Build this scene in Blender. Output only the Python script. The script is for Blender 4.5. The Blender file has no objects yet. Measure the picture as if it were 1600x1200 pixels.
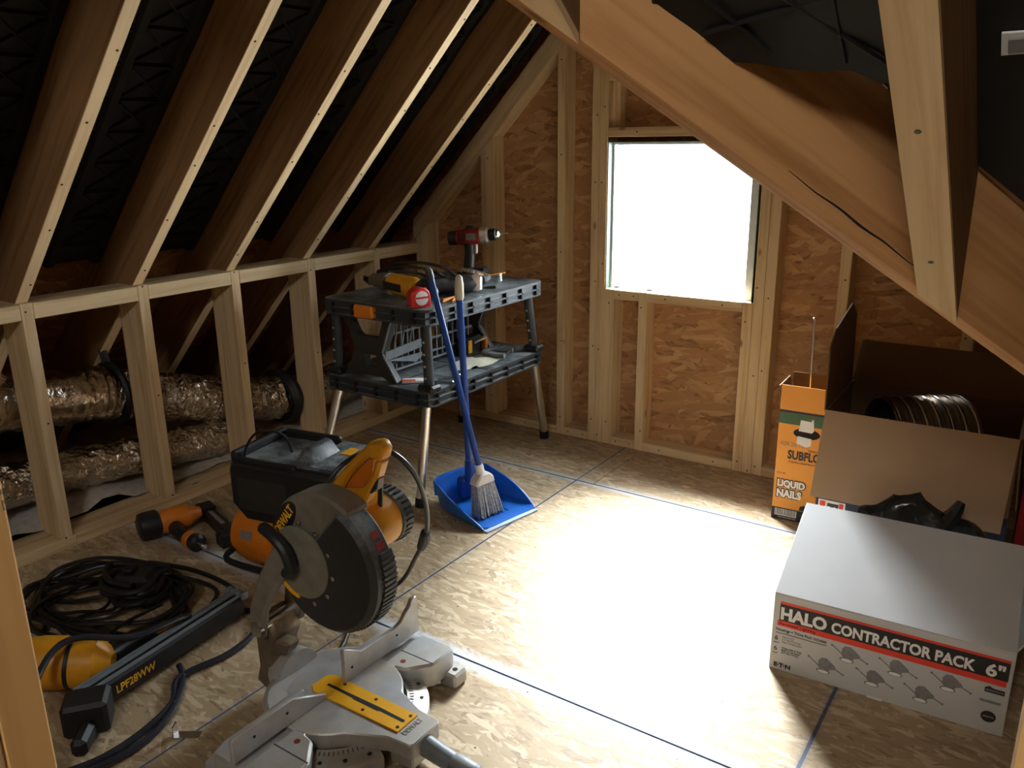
import bpy, bmesh, math, random
from mathutils import Matrix, Vector, noise as mnoise
random.seed(7); mnoise.seed_set(7)
PI = math.pi
scene = bpy.context.scene
COL = scene.collection

# ------------------------------------------------------------------ camera
cam_d = bpy.data.cameras.new('camera')
cam = bpy.data.objects.new('camera', cam_d)
COL.objects.link(cam)
yaw, pitch, roll = 0.60019241, 0.28493264, 0.01148101
cy, sy, cp, sp = math.cos(yaw), math.sin(yaw), math.cos(pitch), math.sin(pitch)
fwd = Vector((-sy*cp, cy*cp, -sp)); right = Vector((cy, sy, 0)); down = fwd.cross(right)
r2 = math.cos(roll)*right + math.sin(roll)*down
d2 = -math.sin(roll)*right + math.cos(roll)*down
M = Matrix((r2, -d2, -fwd)).transposed().to_4x4()
M.translation = Vector((0, 0, 1.33))
cam.matrix_world = M
cam_d.sensor_fit = 'HORIZONTAL'; cam_d.sensor_width = 36.0
cam_d.lens = 36.0*1294.0/1600.0
cam_d.clip_start = 0.02
scene.camera = cam

# ------------------------------------------------------------------ light
scene.view_settings.view_transform = 'Standard'
scene.view_settings.look = 'None'
scene.view_settings.gamma = 1.0
scene.view_settings.use_curve_mapping = False
scene.view_settings.exposure = 0.08
w = bpy.data.worlds.new('overcast_sky'); scene.world = w; w.use_nodes = True
bg = w.node_tree.nodes['Background']
bg.inputs[0].default_value = (0.86, 0.95, 1.0, 1); bg.inputs[1].default_value = 5.0

def lamp(name, kind, loc, direction=None, **kw):
    d = bpy.data.lights.new(name, kind); o = bpy.data.objects.new(name, d); COL.objects.link(o)
    o.location = loc
    if direction is not None: o.rotation_euler = Vector(direction).to_track_quat('-Z', 'Y').to_euler()
    for k, v in kw.items(): setattr(d, k, v)
    return o
# bright hazy sun cloud seen through the gable window
lamp('hazy_sun', 'SUN', (-3, 7, 4), (0.60, -1.05, -1.03), energy=125.0, angle=0.76, color=(0.88, 0.95, 1.0))
# sky light entering the gable window, and a fill lamp added behind the photographer
lamp('gable_window_skylight', 'AREA', (-1.36, 3.46, 1.02), (0.10, -1, -0.28), shape='RECTANGLE', size=0.62, size_y=0.62, energy=40.0, color=(0.84, 0.94, 1.0))
lamp('rear_fill_light', 'AREA', (-0.05, -1.27, 2.50), (-0.05, 1, -0.42), shape='RECTANGLE', size=0.45, size_y=0.4, energy=23.0, color=(1.0, 0.94, 0.85))

# ------------------------------------------------------------------ node helpers
def newmat(name):
    m = bpy.data.materials.new(name); m.use_nodes = True
    nt = m.node_tree; b = nt.nodes['Principled BSDF']
    return m, nt, b
def N(nt, typ, **kw):
    n = nt.nodes.new(typ)
    for k, v in kw.items(): setattr(n, k, v)
    return n
def L(nt, a, b): nt.links.new(a, b)
def rgba(c): return (c[0], c[1], c[2], 1)
def s2l(r, g, b):
    f = lambda c: (c/255/12.92) if c/255 <= 0.04045 else ((c/255+0.055)/1.055)**2.4
    return (f(r), f(g), f(b))
def ramp(nt, fac, stops):
    r = N(nt, 'ShaderNodeValToRGB'); cr = r.color_ramp
    while len(cr.elements) > 1: cr.elements.remove(cr.elements[-1])
    cr.elements[0].position = stops[0][0]; cr.elements[0].color = rgba(stops[0][1])
    for p, c in stops[1:]:
        e = cr.elements.new(p); e.color = rgba(c)
    L(nt, fac, r.inputs[0]); return r.outputs[0]
def mathn(nt, op, a, b=None, c=None):
    n = N(nt, 'ShaderNodeMath', operation=op)
    for i, v in enumerate((a, b, c)):
        if v is None: continue
        if isinstance(v, (int, float)): n.inputs[i].default_value = v
        else: L(nt, v, n.inputs[i])
    return n.outputs[0]
def mixc(nt, fac, a, b, mode='MIX'):
    n = N(nt, 'ShaderNodeMix', data_type='RGBA', blend_type=mode)
    for i, v in ((0, fac), (6, a), (7, b)):
        if isinstance(v, (int, float)): n.inputs[i].default_value = v
        elif isinstance(v, tuple): n.inputs[i].default_value = rgba(v)
        else: L(nt, v, n.inputs[i])
    return n.outputs[2]

def plain(name, col, rough=0.5, metal=0.0, var=0.15, vscale=30.0, dust=None, bump=0.0, coat=0.0):
    """plain paint / plastic / metal with a little mottling and optional sawdust"""
    m, nt, b = newmat(name)
    tc = N(nt, 'ShaderNodeTexCoord')
    nz = N(nt, 'ShaderNodeTexNoise'); nz.inputs['Scale'].default_value = vscale; nz.inputs['Detail'].default_value = 4
    L(nt, tc.outputs['Object'], nz.inputs['Vector'])
    lo = tuple(c*(1-var) for c in col); hi = tuple(min(1, c*(1+var)) for c in col)
    c = ramp(nt, nz.outputs['Fac'], [(0.3, lo), (0.7, hi)])
    if dust:
        n2 = N(nt, 'ShaderNodeTexNoise'); n2.inputs['Scale'].default_value = 9; n2.inputs['Detail'].default_value = 8; n2.inputs['Roughness'].default_value = 0.7
        L(nt, tc.outputs['Object'], n2.inputs['Vector'])
        gm = N(nt, 'ShaderNodeNewGeometry'); sx = N(nt, 'ShaderNodeSeparateXYZ'); L(nt, gm.outputs['Normal'], sx.inputs[0])
        up = mathn(nt, 'MULTIPLY', mathn(nt, 'MAXIMUM', sx.outputs[2], 0.0), dust[1])
        mk = mathn(nt, 'MULTIPLY', up, mathn(nt, 'SMOOTH_MIN', mathn(nt, 'MULTIPLY', mathn(nt, 'MAXIMUM', mathn(nt, 'SUBTRACT', n2.outputs['Fac'], 0.42), 0.0), 6.0), 1.0, 0.1))
        c = mixc(nt, mk, c, dust[0])
    L(nt, c, b.inputs['Base Color'])
    b.inputs['Roughness'].default_value = rough; b.inputs['Metallic'].default_value = metal
    if coat: b.inputs['Coat Weight'].default_value = coat
    if bump:
        bp = N(nt, 'ShaderNodeBump'); bp.inputs['Strength'].default_value = bump; bp.inputs['Distance'].default_value = 0.004
        L(nt, nz.outputs['Fac'], bp.inputs['Height']); L(nt, bp.outputs[0], b.inputs['Normal'])
    return m

def wood(name, light, dark, knots=True, rough=0.7, stamp=False):
    """sawn lumber, grain along local X"""
    m, nt, b = newmat(name)
    tc = N(nt, 'ShaderNodeTexCoord'); oi = N(nt, 'ShaderNodeObjectInfo')
    add = N(nt, 'ShaderNodeVectorMath', operation='MULTIPLY_ADD')
    L(nt, oi.outputs['Random'], add.inputs[0]); add.inputs[1].default_value = (17.3, 9.1, 5.7); L(nt, tc.outputs['Object'], add.inputs[2])
    mp = N(nt, 'ShaderNodeMapping'); mp.inputs['Scale'].default_value = (1.3, 26, 26); L(nt, add.outputs[0], mp.inputs[0])
    nz = N(nt, 'ShaderNodeTexNoise'); nz.inputs['Scale'].default_value = 1.6; nz.inputs['Detail'].default_value = 6; nz.inputs['Distortion'].default_value = 0.6
    L(nt, mp.outputs[0], nz.inputs['Vector'])
    c = ramp(nt, nz.outputs['Fac'], [(0.3, dark), (0.52, light), (0.75, tuple(min(1, x*1.08) for x in light))])
    n2 = N(nt, 'ShaderNodeTexNoise'); n2.inputs['Scale'].default_value = 2.2; n2.inputs['Detail'].default_value = 2
    L(nt, add.outputs[0], n2.inputs['Vector'])
    c = mixc(nt, mathn(nt, 'MULTIPLY', mathn(nt, 'SUBTRACT', n2.outputs['Fac'], 0.35), 0.7), c, tuple(x*0.72 for x in light))
    if knots:
        m2 = N(nt, 'ShaderNodeMapping'); m2.inputs['Scale'].default_value = (1.0, 2.4, 2.4); L(nt, add.outputs[0], m2.inputs[0])
        vo = N(nt, 'ShaderNodeTexVoronoi'); vo.inputs['Scale'].default_value = 5.0; L(nt, m2.outputs[0], vo.inputs['Vector'])
        k = ramp(nt, vo.outputs['Distance'], [(0.05, (1, 1, 1)), (0.11, (0, 0, 0))])
        sep = N(nt, 'ShaderNodeSeparateColor'); L(nt, vo.outputs['Color'], sep.inputs[0])
        kk = mathn(nt, 'MULTIPLY', k, mathn(nt, 'GREATER_THAN', sep.outputs[0], 0.45))
        c = mixc(nt, mathn(nt, 'MULTIPLY', kk, 0.8), c, tuple(x*0.35 for x in dark))
    if stamp:
        m3 = N(nt, 'ShaderNodeMapping'); m3.inputs['Scale'].default_value = (9, 9, 9); L(nt, tc.outputs['Object'], m3.inputs[0])
        vs = N(nt, 'ShaderNodeTexVoronoi', distance='CHEBYCHEV'); vs.inputs['Scale'].default_value = 1.0; vs.inputs['Randomness'].default_value = 0.9
        L(nt, m3.outputs[0], vs.inputs['Vector'])
        ns = N(nt, 'ShaderNodeTexNoise'); ns.inputs['Scale'].default_value = 160; L(nt, tc.outputs['Object'], ns.inputs['Vector'])
        sepc = N(nt, 'ShaderNodeSeparateColor'); L(nt, vs.outputs['Color'], sepc.inputs[0])
        mk = mathn(nt, 'MULTIPLY', mathn(nt, 'LESS_THAN', vs.outputs['Distance'], 0.16), mathn(nt, 'GREATER_THAN', ns.outputs['Fac'], 0.5))
        mk = mathn(nt, 'MULTIPLY', mk, mathn(nt, 'GREATER_THAN', sepc.outputs[1], 0.72))
        c = mixc(nt, mathn(nt, 'MULTIPLY', mk, 0.7), c, (0.05, 0.035, 0.03))
    L(nt, c, b.inputs['Base Color']); b.inputs['Roughness'].default_value = rough
    b.inputs['Specular IOR Level'].default_value = 0.25
    bp = N(nt, 'ShaderNodeBump'); bp.inputs['Strength'].default_value = 0.15; bp.inputs['Distance'].default_value = 0.002
    L(nt, nz.outputs['Fac'], bp.inputs['Height']); L(nt, bp.outputs[0], b.inputs['Normal'])
    return m

def osb(name, dark, mid, light, axis, chalk=None, scale=1.0, base_rot=0.0, spread=1.0):
    """oriented strand board: four layers of long strands, each at its own angle; the strand with the highest hash lies on top"""
    m, nt, b = newmat(name)
    tc = N(nt, 'ShaderNodeTexCoord')
    wob = N(nt, 'ShaderNodeTexNoise'); wob.inputs['Scale'].default_value = 9; wob.inputs['Detail'].default_value = 2
    L(nt, tc.outputs['Object'], wob.inputs['Vector'])
    wv = N(nt, 'ShaderNodeVectorMath', operation='MULTIPLY_ADD'); L(nt, wob.outputs['Color'], wv.inputs[0]); wv.inputs[1].default_value = (0.012,)*3; L(nt, tc.outputs['Object'], wv.inputs[2])
    best = None; tone = None; fine = None
    for i, ang in enumerate((0.15, -0.45, 0.75, 1.5, -1.0)):
        ro = N(nt, 'ShaderNodeVectorRotate', rotation_type={'X': 'X_AXIS', 'Y': 'Y_AXIS', 'Z': 'Z_AXIS'}[axis])
        L(nt, wv.outputs[0], ro.inputs['Vector']); ro.inputs['Angle'].default_value = base_rot + ang*spread
        mp = N(nt, 'ShaderNodeMapping')
        lng, sht = 9.0*scale, 42.0*scale
        mp.inputs['Scale'].default_value = {'Z': (lng, sht, 1), 'Y': (lng, 1, sht), 'X': (1, lng, sht)}[axis]
        mp.inputs['Location'].default_value = (i*3.1, i*5.7, i*7.3)
        L(nt, ro.outputs[0], mp.inputs[0])
        vo = N(nt, 'ShaderNodeTexVoronoi', voronoi_dimensions='3D'); vo.inputs['Scale'].default_value = 1.0
        L(nt, mp.outputs[0], vo.inputs['Vector'])
        sp_ = N(nt, 'ShaderNodeSeparateColor'); L(nt, vo.outputs['Color'], sp_.inputs[0])
        pr = mathn(nt, 'ADD', sp_.outputs[0], -0.16*i)
        gr = N(nt, 'ShaderNodeTexNoise'); gr.inputs['Scale'].default_value = 3.0; gr.inputs['Detail'].default_value = 3
        L(nt, mp.outputs[0], gr.inputs['Vector'])
        tn = mathn(nt, 'ADD', mathn(nt, 'MULTIPLY', sp_.outputs[1], 0.72), mathn(nt, 'MULTIPLY', gr.outputs['Fac'], 0.42))
        if best is None: best, tone = pr, tn
        else:
            g = mathn(nt, 'GREATER_THAN', pr, best)
            mx = N(nt, 'ShaderNodeMix', data_type='FLOAT'); L(nt, g, mx.inputs[0]); L(nt, tone, mx.inputs[2]); L(nt, tn, mx.inputs[3])
            tone = mx.outputs[0]; best = mathn(nt, 'MAXIMUM', pr, best)
    c = ramp(nt, tone, [(0.14, dark), (0.34, mid), (0.62, mid), (0.95, light)])
    big = N(nt, 'ShaderNodeTexNoise'); big.inputs['Scale'].default_value = 2.0; big.inputs['Detail'].default_value = 3
    L(nt, tc.outputs['Object'], big.inputs['Vector'])
    c = mixc(nt, mathn(nt, 'MULTIPLY', mathn(nt, 'SUBTRACT', big.outputs['Fac'], 0.4), 0.9), c, tuple(x*0.68 for x in mid))
    if chalk:
        sx = N(nt, 'ShaderNodeSeparateXYZ'); L(nt, tc.outputs['Object'], sx.inputs[0])
        jit = N(nt, 'ShaderNodeTexNoise'); jit.inputs['Scale'].default_value = 60; jit.inputs['Detail'].default_value = 4; L(nt, tc.outputs['Object'], jit.inputs['Vector'])
        slow = N(nt, 'ShaderNodeTexNoise'); slow.inputs['Scale'].default_value = 4; L(nt, tc.outputs['Object'], slow.inputs['Vector'])
        for ax, pos, halo, line, hc, strength in chalk:
            dd = mathn(nt, 'ABSOLUTE', mathn(nt, 'SUBTRACT', sx.outputs[ax], pos))
            dd = mathn(nt, 'ADD', dd, mathn(nt, 'MULTIPLY', mathn(nt, 'SUBTRACT', jit.outputs['Fac'], 0.5), halo*0.9))
            f = ramp(nt, mathn(nt, 'DIVIDE', dd, halo), [(0.3, (1, 1, 1)), (1.0, (0, 0, 0))])
            f = mathn(nt, 'MULTIPLY', f, mathn(nt, 'MULTIPLY', slow.outputs['Fac'], strength))
            c = mixc(nt, f, c, hc)
            f2 = ramp(nt, mathn(nt, 'DIVIDE', mathn(nt, 'ABSOLUTE', mathn(nt, 'SUBTRACT', sx.outputs[ax], pos)), line), [(0.7, (1, 1, 1)), (1.0, (0, 0, 0))])
            c = mixc(nt, mathn(nt, 'MULTIPLY', f2, 0.85), c, (0.03, 0.055, 0.13))
    L(nt, c, b.inputs['Base Color']); b.inputs['Roughness'].default_value = 0.62
    b.inputs['Specular IOR Level'].default_value = 0.3
    bp = N(nt, 'ShaderNodeBump'); bp.inputs['Strength'].default_value = 0.25; bp.inputs['Distance'].default_value = 0.0015
    L(nt, tone, bp.inputs['Height']); L(nt, bp.outputs[0], b.inputs['Normal'])
    return m

def foil(name, strength=0.9, scale=26):
    m, nt, b = newmat(name)
    tc = N(nt, 'ShaderNodeTexCoord')
    vo = N(nt, 'ShaderNodeTexVoronoi'); vo.inputs['Scale'].default_value = 55; vo.feature = 'F1'
    mp = N(nt, 'ShaderNodeMapping'); mp.inputs['Scale'].default_value = (1, 0.5, 0.5)
    nz = N(nt, 'ShaderNodeTexNoise'); nz.inputs['Scale'].default_value = scale; nz.inputs['Detail'].default_value = 6; nz.inputs['Distortion'].default_value = 2
    L(nt, tc.outputs['Object'], nz.inputs['Vector']); L(nt, tc.outputs['Object'], vo.inputs['Vector'])
    h = mathn(nt, 'ADD', nz.outputs['Fac'], mathn(nt, 'MULTIPLY', vo.outputs['Distance'], 0.6))
    bp = N(nt, 'ShaderNodeBump'); bp.inputs['Strength'].default_value = strength; bp.inputs['Distance'].default_value = 0.012
    L(nt, h, bp.inputs['Height']); L(nt, bp.outputs[0], b.inputs['Normal'])
    b.inputs['Base Color'].default_value = (0.62, 0.55, 0.46, 1); b.inputs['Metallic'].default_value = 1.0; b.inputs['Roughness'].default_value = 0.16
    return m

def glassmat(name, tint=(1, 1, 1), rough=0.02):
    m, nt, b = newmat(name)
    nt.nodes.remove(b); out = nt.nodes['Material Output']
    tr = N(nt, 'ShaderNodeBsdfTransparent'); tr.inputs[0].default_value = rgba(tint)
    gl = N(nt, 'ShaderNodeBsdfGlossy'); gl.inputs['Roughness'].default_value = rough
    fr = N(nt, 'ShaderNodeFresnel'); fr.inputs[0].default_value = 1.45
    ge = N(nt, 'ShaderNodeNewGeometry')   # a pane reflects on its outer faces only
    fc = mathn(nt, 'MULTIPLY', fr.outputs[0], mathn(nt, 'SUBTRACT', 1.0, ge.outputs['Backfacing']))
    mx = N(nt, 'ShaderNodeMixShader'); L(nt, fc, mx.inputs[0]); L(nt, tr.outputs[0], mx.inputs[1]); L(nt, gl.outputs[0], mx.inputs[2])
    L(nt, mx.outputs[0], out.inputs[0]); return m

SAWDUST = s2l(205, 185, 140)
MAT = dict(
    spf=wood('spruce_lumber', s2l(218, 194, 154), s2l(192, 160, 116)),
    post=wood('stamped_post_lumber', s2l(240, 194, 128), s2l(218, 168, 102), stamp=True),
    jack=wood('lit_edge_lumber', s2l(232, 204, 160), s2l(212, 180, 134), knots=False),  # pale copy of the lumber, floor bounce painted into the undersides
    rafter=wood('shaded_rafter_lumber', s2l(144, 110, 74), s2l(118, 86, 54), knots=False),  # darker copy of the lumber for the unlit rafter sides
    valley=wood('valley_beam_lumber', s2l(204, 154, 102), s2l(174, 124, 76)),
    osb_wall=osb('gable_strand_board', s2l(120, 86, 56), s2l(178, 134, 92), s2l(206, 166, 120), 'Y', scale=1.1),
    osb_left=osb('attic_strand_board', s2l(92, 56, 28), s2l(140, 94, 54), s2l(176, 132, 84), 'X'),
    osb_floor=osb('subfloor_strand_board', s2l(128, 106, 80), s2l(172, 149, 116), s2l(206, 187, 156), 'Z', spread=0.9, scale=1.9,
        chalk=[(1, 2.733, 0.035, 0.0045, s2l(170, 190, 205), 0.9), (1, 1.513, 0.045, 0.0045, s2l(205, 212, 218), 1.5),
               (0, -1.557, 0.012, 0.0035, s2l(150, 165, 185), 0.5), (0, -0.341, 0.014, 0.005, s2l(90, 105, 120), 0.9)]),
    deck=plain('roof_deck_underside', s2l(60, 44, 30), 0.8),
    black_mem=plain('black_insulation_baffle', (0.010, 0.011, 0.012), 0.55, bump=0.25, vscale=14),
    foil=foil('silver_duct_foil'), foil_smooth=foil('taut_duct_foil', 0.25, 34),
    white_ins=plain('white_loose_fill', s2l(200, 196, 190), 0.95, bump=1.0, vscale=40),
    dkgreen=plain('dark_green_window_flashing', s2l(44, 62, 56), 0.5),
    white_frame=plain('white_vinyl', s2l(226, 228, 226), 0.35, var=0.03),
    glass=glassmat('window_pane_glass'), clear=glassmat('clear_polycarbonate', (0.93, 0.94, 0.95)),
    blk=plain('black_plastic', (0.014, 0.015, 0.017), 0.42), blk_dust=plain('dusty_black_plastic', (0.030, 0.034, 0.038), 0.5, dust=(s2l(150, 158, 160), 0.75)),
    blk_rub=plain('black_rubber', (0.010, 0.010, 0.011), 0.55), cord=plain('black_cord_jacket', (0.012, 0.012, 0.013), 0.4),
    shelf=plain('grey_black_resin', (0.034, 0.040, 0.045), 0.45, dust=(s2l(150, 158, 160), 0.65)),
    resin_grey=plain('grey_resin', s2l(112, 120, 126), 0.5), bracket=plain('brown_black_resin', (0.030, 0.027, 0.024), 0.5),
    alu=plain('brushed_aluminium', (0.78, 0.77, 0.75), 0.28, 1.0, 0.05), steel=plain('bright_steel', (0.72, 0.72, 0.72), 0.22, 1.0, 0.05),
    cast=plain('cast_aluminium', s2l(188, 190, 192), 0.42, 0.45, 0.10, dust=(SAWDUST, 0.35)),
    cast_dk=plain('dusty_brown_cast_arm', s2l(112, 98, 82), 0.5, 0.35, 0.2, dust=(SAWDUST, 0.5)),
    guard_grey=plain('grey_painted_guard', s2l(128, 122, 112), 0.45, 0.2), lens=plain('smoky_grey_guard_plate', s2l(128, 126, 112), 0.3, 0.1),
    yellow=plain('tool_yellow', s2l(222, 156, 32), 0.42, var=0.08), orange=plain('tool_orange', s2l(214, 122, 32), 0.42, var=0.08),
    yplate=plain('kerf_plate_yellow', s2l(240, 176, 20), 0.45, var=0.04),
    blue=plain('dustpan_blue', s2l(28, 104, 200), 0.38, var=0.05), dkblue=plain('handle_blue', s2l(26, 66, 140), 0.35, var=0.05),
    beige=plain('beige_plastic', s2l(196, 188, 166), 0.5, var=0.05), white_pl=plain('white_plastic', s2l(222, 222, 222), 0.5, var=0.03),
    bristle=plain('grey_bristles', s2l(150, 154, 160), 0.7, var=0.35, vscale=120), lip=plain('pale_rubber_lip', s2l(176, 194, 220), 0.5, var=0.05),
    red=plain('red_plastic', s2l(200, 42, 36), 0.38), red_dk=plain('red_carton', s2l(150, 28, 26), 0.6),
    redprint=plain('red_ink', s2l(226, 66, 44), 0.6, var=0.04), blackprint=plain('black_ink', s2l(40, 38, 38), 0.6, var=0.05), greyprint=plain('grey_ink', s2l(128, 126, 126), 0.6, var=0.12, vscale=90),
    whiteprint=plain('white_ink', s2l(232, 230, 226), 0.6, var=0.03), redtext=plain('dark_red_ink', s2l(120, 30, 24), 0.6),
    carton_white=plain('white_carton', s2l(192, 191, 189), 0.6, var=0.04, vscale=8), carton_brown=plain('brown_cardboard', s2l(158, 128, 98), 0.75, var=0.06, vscale=6),
    carton_shaded=plain('shaded_brown_cardboard', s2l(108, 82, 56), 0.8, var=0.06, vscale=6),  # same cardboard, with the shade in the open box put into its colour
    carton_yel=plain('amber_carton', s2l(224, 150, 56), 0.55, var=0.04, vscale=6), green=plain('green_ink', s2l(58, 92, 62), 0.6), navy=plain('navy_ink', s2l(28, 34, 58), 0.6),
    bag=plain('black_bin_bag', (0.013, 0.014, 0.014), 0.22, bump=0.4, vscale=20), ringfoil=plain('bronze_duct_wall', s2l(112, 96, 78), 0.3, 0.8),
    pencil=plain('pencil_orange', s2l(232, 140, 40), 0.5), chip=plain('pale_wood_chip', s2l(232, 206, 156), 0.7), nail=plain('rusty_nail_head', (0.05, 0.032, 0.02), 0.5, 0.5),
    sawdust=plain('pale_sawdust', s2l(206, 200, 176), 0.9, bump=0.6, vscale=120), dark=plain('dark_interior', (0.008, 0.008, 0.008), 0.9),
    yel_text=plain('yellow_lettering', s2l(236, 176, 40), 0.5), amber_lens=plain('amber_lens', s2l(190, 130, 40), 0.3),
)

MAT['black_mem'].node_tree.nodes['Principled BSDF'].inputs['Specular IOR Level'].default_value = 0.22
# ------------------------------------------------------------------ mesh helpers
class MB:
    def __init__(s): s.bm = bmesh.new()
    def _add(s, vs, fs):
        v = [s.bm.verts.new(p) for p in vs]
        for f in fs:
            try: s.bm.faces.new([v[i] for i in f])
            except ValueError: pass
        return v
    def box(s, c, d, R=None):
        c = Vector(c); h = Vector(d)/2
        ps = []
        for x, y, z in ((-1,-1,-1),(1,-1,-1),(1,1,-1),(-1,1,-1),(-1,-1,1),(1,-1,1),(1,1,1),(-1,1,1)):
            p = Vector((x*h.x, y*h.y, z*h.z))
            ps.append(c + (R @ p if R else p))
        s._add(ps, [(3,2,1,0),(4,5,6,7),(0,1,5,4),(1,2,6,5),(2,3,7,6),(3,0,4,7)]); return s
    def ab(s, x0, x1, y0, y1, z0, z1): return s.box(((x0+x1)/2, (y0+y1)/2, (z0+z1)/2), (x1-x0, y1-y0, z1-z0))
    def hexa(s, p8):
        s._add(p8, [(3,2,1,0),(4,5,6,7),(0,1,5,4),(1,2,6,5),(2,3,7,6),(3,0,4,7)]); return s
    def ring(s, c, u, v, r, n, ry=None):
        return [Vector(c) + u*(math.cos(2*PI*i/n)*r) + v*(math.sin(2*PI*i/n)*(ry or r)) for i in range(n)]
    def cyl(s, p0, p1, r0, r1=None, n=16, cap=True):
        p0, p1 = Vector(p0), Vector(p1); r1 = r0 if r1 is None else r1
        a = (p1-p0).normalized(); u = a.orthogonal().normalized(); v = a.cross(u)
        A = s.ring(p0, u, v, r0, n); B = s.ring(p1, u, v, r1, n)
        fs = [(i, (i+1) % n, n+(i+1) % n, n+i) for i in range(n)]
        if cap: fs += [tuple(range(n-1, -1, -1)), tuple(range(n, 2*n))]
        s._add(A+B, fs); return s
    def lathe(s, prof, p0, axis, n=20, ref=None):
        p0 = Vector(p0); a = Vector(axis).normalized(); u = (Vector(ref) if ref else a.orthogonal()).normalized(); v = a.cross(u)
        vs = []; fs = []
        for r, h in prof: vs += s.ring(p0+a*h, u, v, max(r, 1e-4), n)
        for k in range(len(prof)-1):
            fs += [(k*n+i, k*n+(i+1) % n, (k+1)*n+(i+1) % n, (k+1)*n+i) for i in range(n)]
        fs += [tuple(range(n-1, -1, -1)), tuple(range((len(prof)-1)*n, len(prof)*n))]
        s._add(vs, fs); return s
    def tube(s, pts, r, n=8, res=6, closed=False, smooth=True):
        P = [Vector(p) for p in pts]
        if smooth and len(P) > 2:
            Q = []; m = len(P); rng = m if closed else m-1
            for i in range(rng):
                if closed: a, b, c, d = P[(i-1) % m], P[i], P[(i+1) % m], P[(i+2) % m]
                else: a, b, c, d = P[max(i-1, 0)], P[i], P[i+1], P[min(i+2, m-1)]
                for k in range(res):
                    t = k/res
                    Q.append(0.5*((2*b) + (c-a)*t + (2*a-5*b+4*c-d)*t*t + (3*b-a-3*c+d)*t**3))
            if not closed: Q.append(P[-1])
            P = Q
        rad = r if callable(r) else (lambda t: r)
        m = len(P); vs = []; u = None
        for i, p in enumerate(P):
            if closed: t = (P[(i+1) % m]-P[(i-1) % m])
            else: t = P[min(i+1, m-1)]-P[max(i-1, 0)]
            t = t.normalized() if t.length > 1e-9 else Vector((0, 0, 1))
            u = t.orthogonal().normalized() if u is None else (u-t*u.dot(t)).normalized()
            vs += s.ring(p, u, t.cross(u), rad(i/max(m-1, 1)), n)
        fs = []
        for k in range(m if closed else m-1):
            k2 = (k+1) % m
            fs += [(k*n+i, k*n+(i+1) % n, k2*n+(i+1) % n, k2*n+i) for i in range(n)]
        if not closed: fs += [tuple(range(n-1, -1, -1)), tuple(range((m-1)*n, m*n))]
        s._add(vs, fs); return s
    def prism(s, poly, ax, lo, hi):
        """extrude a 2D outline along axis ax; outline coords are the other two axes in xyz order"""
        def p3(p, h): return {'x': (h, p[0], p[1]), 'y': (p[0], h, p[1]), 'z': (p[0], p[1], h)}[ax]
        n = len(poly); vs = [p3(p, lo) for p in poly]+[p3(p, hi) for p in poly]
        s._add(vs, [tuple(range(n-1, -1, -1)), tuple(range(n, 2*n))]+[(i, (i+1) % n, n+(i+1) % n, n+i) for i in range(n)]); return s
    def poly3(s, pts, t):
        """flat 3D outline with thickness t"""
        P = [Vector(p) for p in pts]; n = len(P)
        nm = Vector((0, 0, 0))
        for i in range(n): nm += (P[i]-P[0]).cross(P[(i+1) % n]-P[0])
        nm = nm.normalized()*t/2
        s._add([p-nm for p in P]+[p+nm for p in P], [tuple(range(n-1, -1, -1)), tuple(range(n, 2*n))]+[(i, (i+1) % n, n+(i+1) % n, n+i) for i in range(n)]); return s
    def sph(s, c, r, sc=(1, 1, 1), u=14, v=8):
        r0 = bmesh.ops.create_uvsphere(s.bm, u_segments=u, v_segments=v, radius=r)
        for x in r0['verts']: x.co = Vector((x.co.x*sc[0], x.co.y*sc[1], x.co.z*sc[2]))+Vector(c)
        return s
    def bevel(s, w, seg=1, ang=0.6):
        bmesh.ops.recalc_face_normals(s.bm, faces=s.bm.faces)
        es = [e for e in s.bm.edges if len(e.link_faces) == 2 and e.calc_face_angle(0) > ang]
        bmesh.ops.bevel(s.bm, geom=es, offset=w, segments=seg, affect='EDGES', profile=0.6, clamp_overlap=True); return s
    def rot(s, R, c=(0, 0, 0)):
        c = Vector(c)
        for v in s.bm.verts: v.co = R @ (v.co-c)+c
        return s
    def jitter(s, amp, sc, seed=0):
        for v in s.bm.verts:
            v.co += Vector(mnoise.noise_vector(v.co*sc+Vector((seed*3.7, seed, 0))))*amp
        return s
    def build(s, name, mat, parent=None, axis=None, smooth=True, kind=None, label=None, bev=None):
        if bev: s.bevel(bev)
        bmesh.ops.recalc_face_normals(s.bm, faces=s.bm.faces)
        mw = None
        if axis is not None:
            a = Vector(axis).normalized(); ctr = Vector((0, 0, 0))
            for v in s.bm.verts: ctr += v.co
            ctr /= len(s.bm.verts)
            up = Vector((0, 0, 1)) if abs(a.z) < 0.9 else Vector((1, 0, 0))
            yv = up.cross(a).normalized(); zv = a.cross(yv)
            mw = Matrix((a, yv, zv)).transposed().to_4x4(); mw.translation = ctr
            inv = mw.inverted()
            for v in s.bm.verts: v.co = inv @ v.co
        me = bpy.data.meshes.new(name); s.bm.to_mesh(me); s.bm.free()
        me.materials.append(mat)
        if smooth:
            me.shade_smooth(); me.set_sharp_from_angle(angle=0.6)
        o = bpy.data.objects.new(name, me); COL.objects.link(o)
        if parent: o.parent = parent
        if mw is not None: o.matrix_basis = mw
        if kind: o['kind'] = kind
        if label: o['label'] = label
        return o

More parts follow.
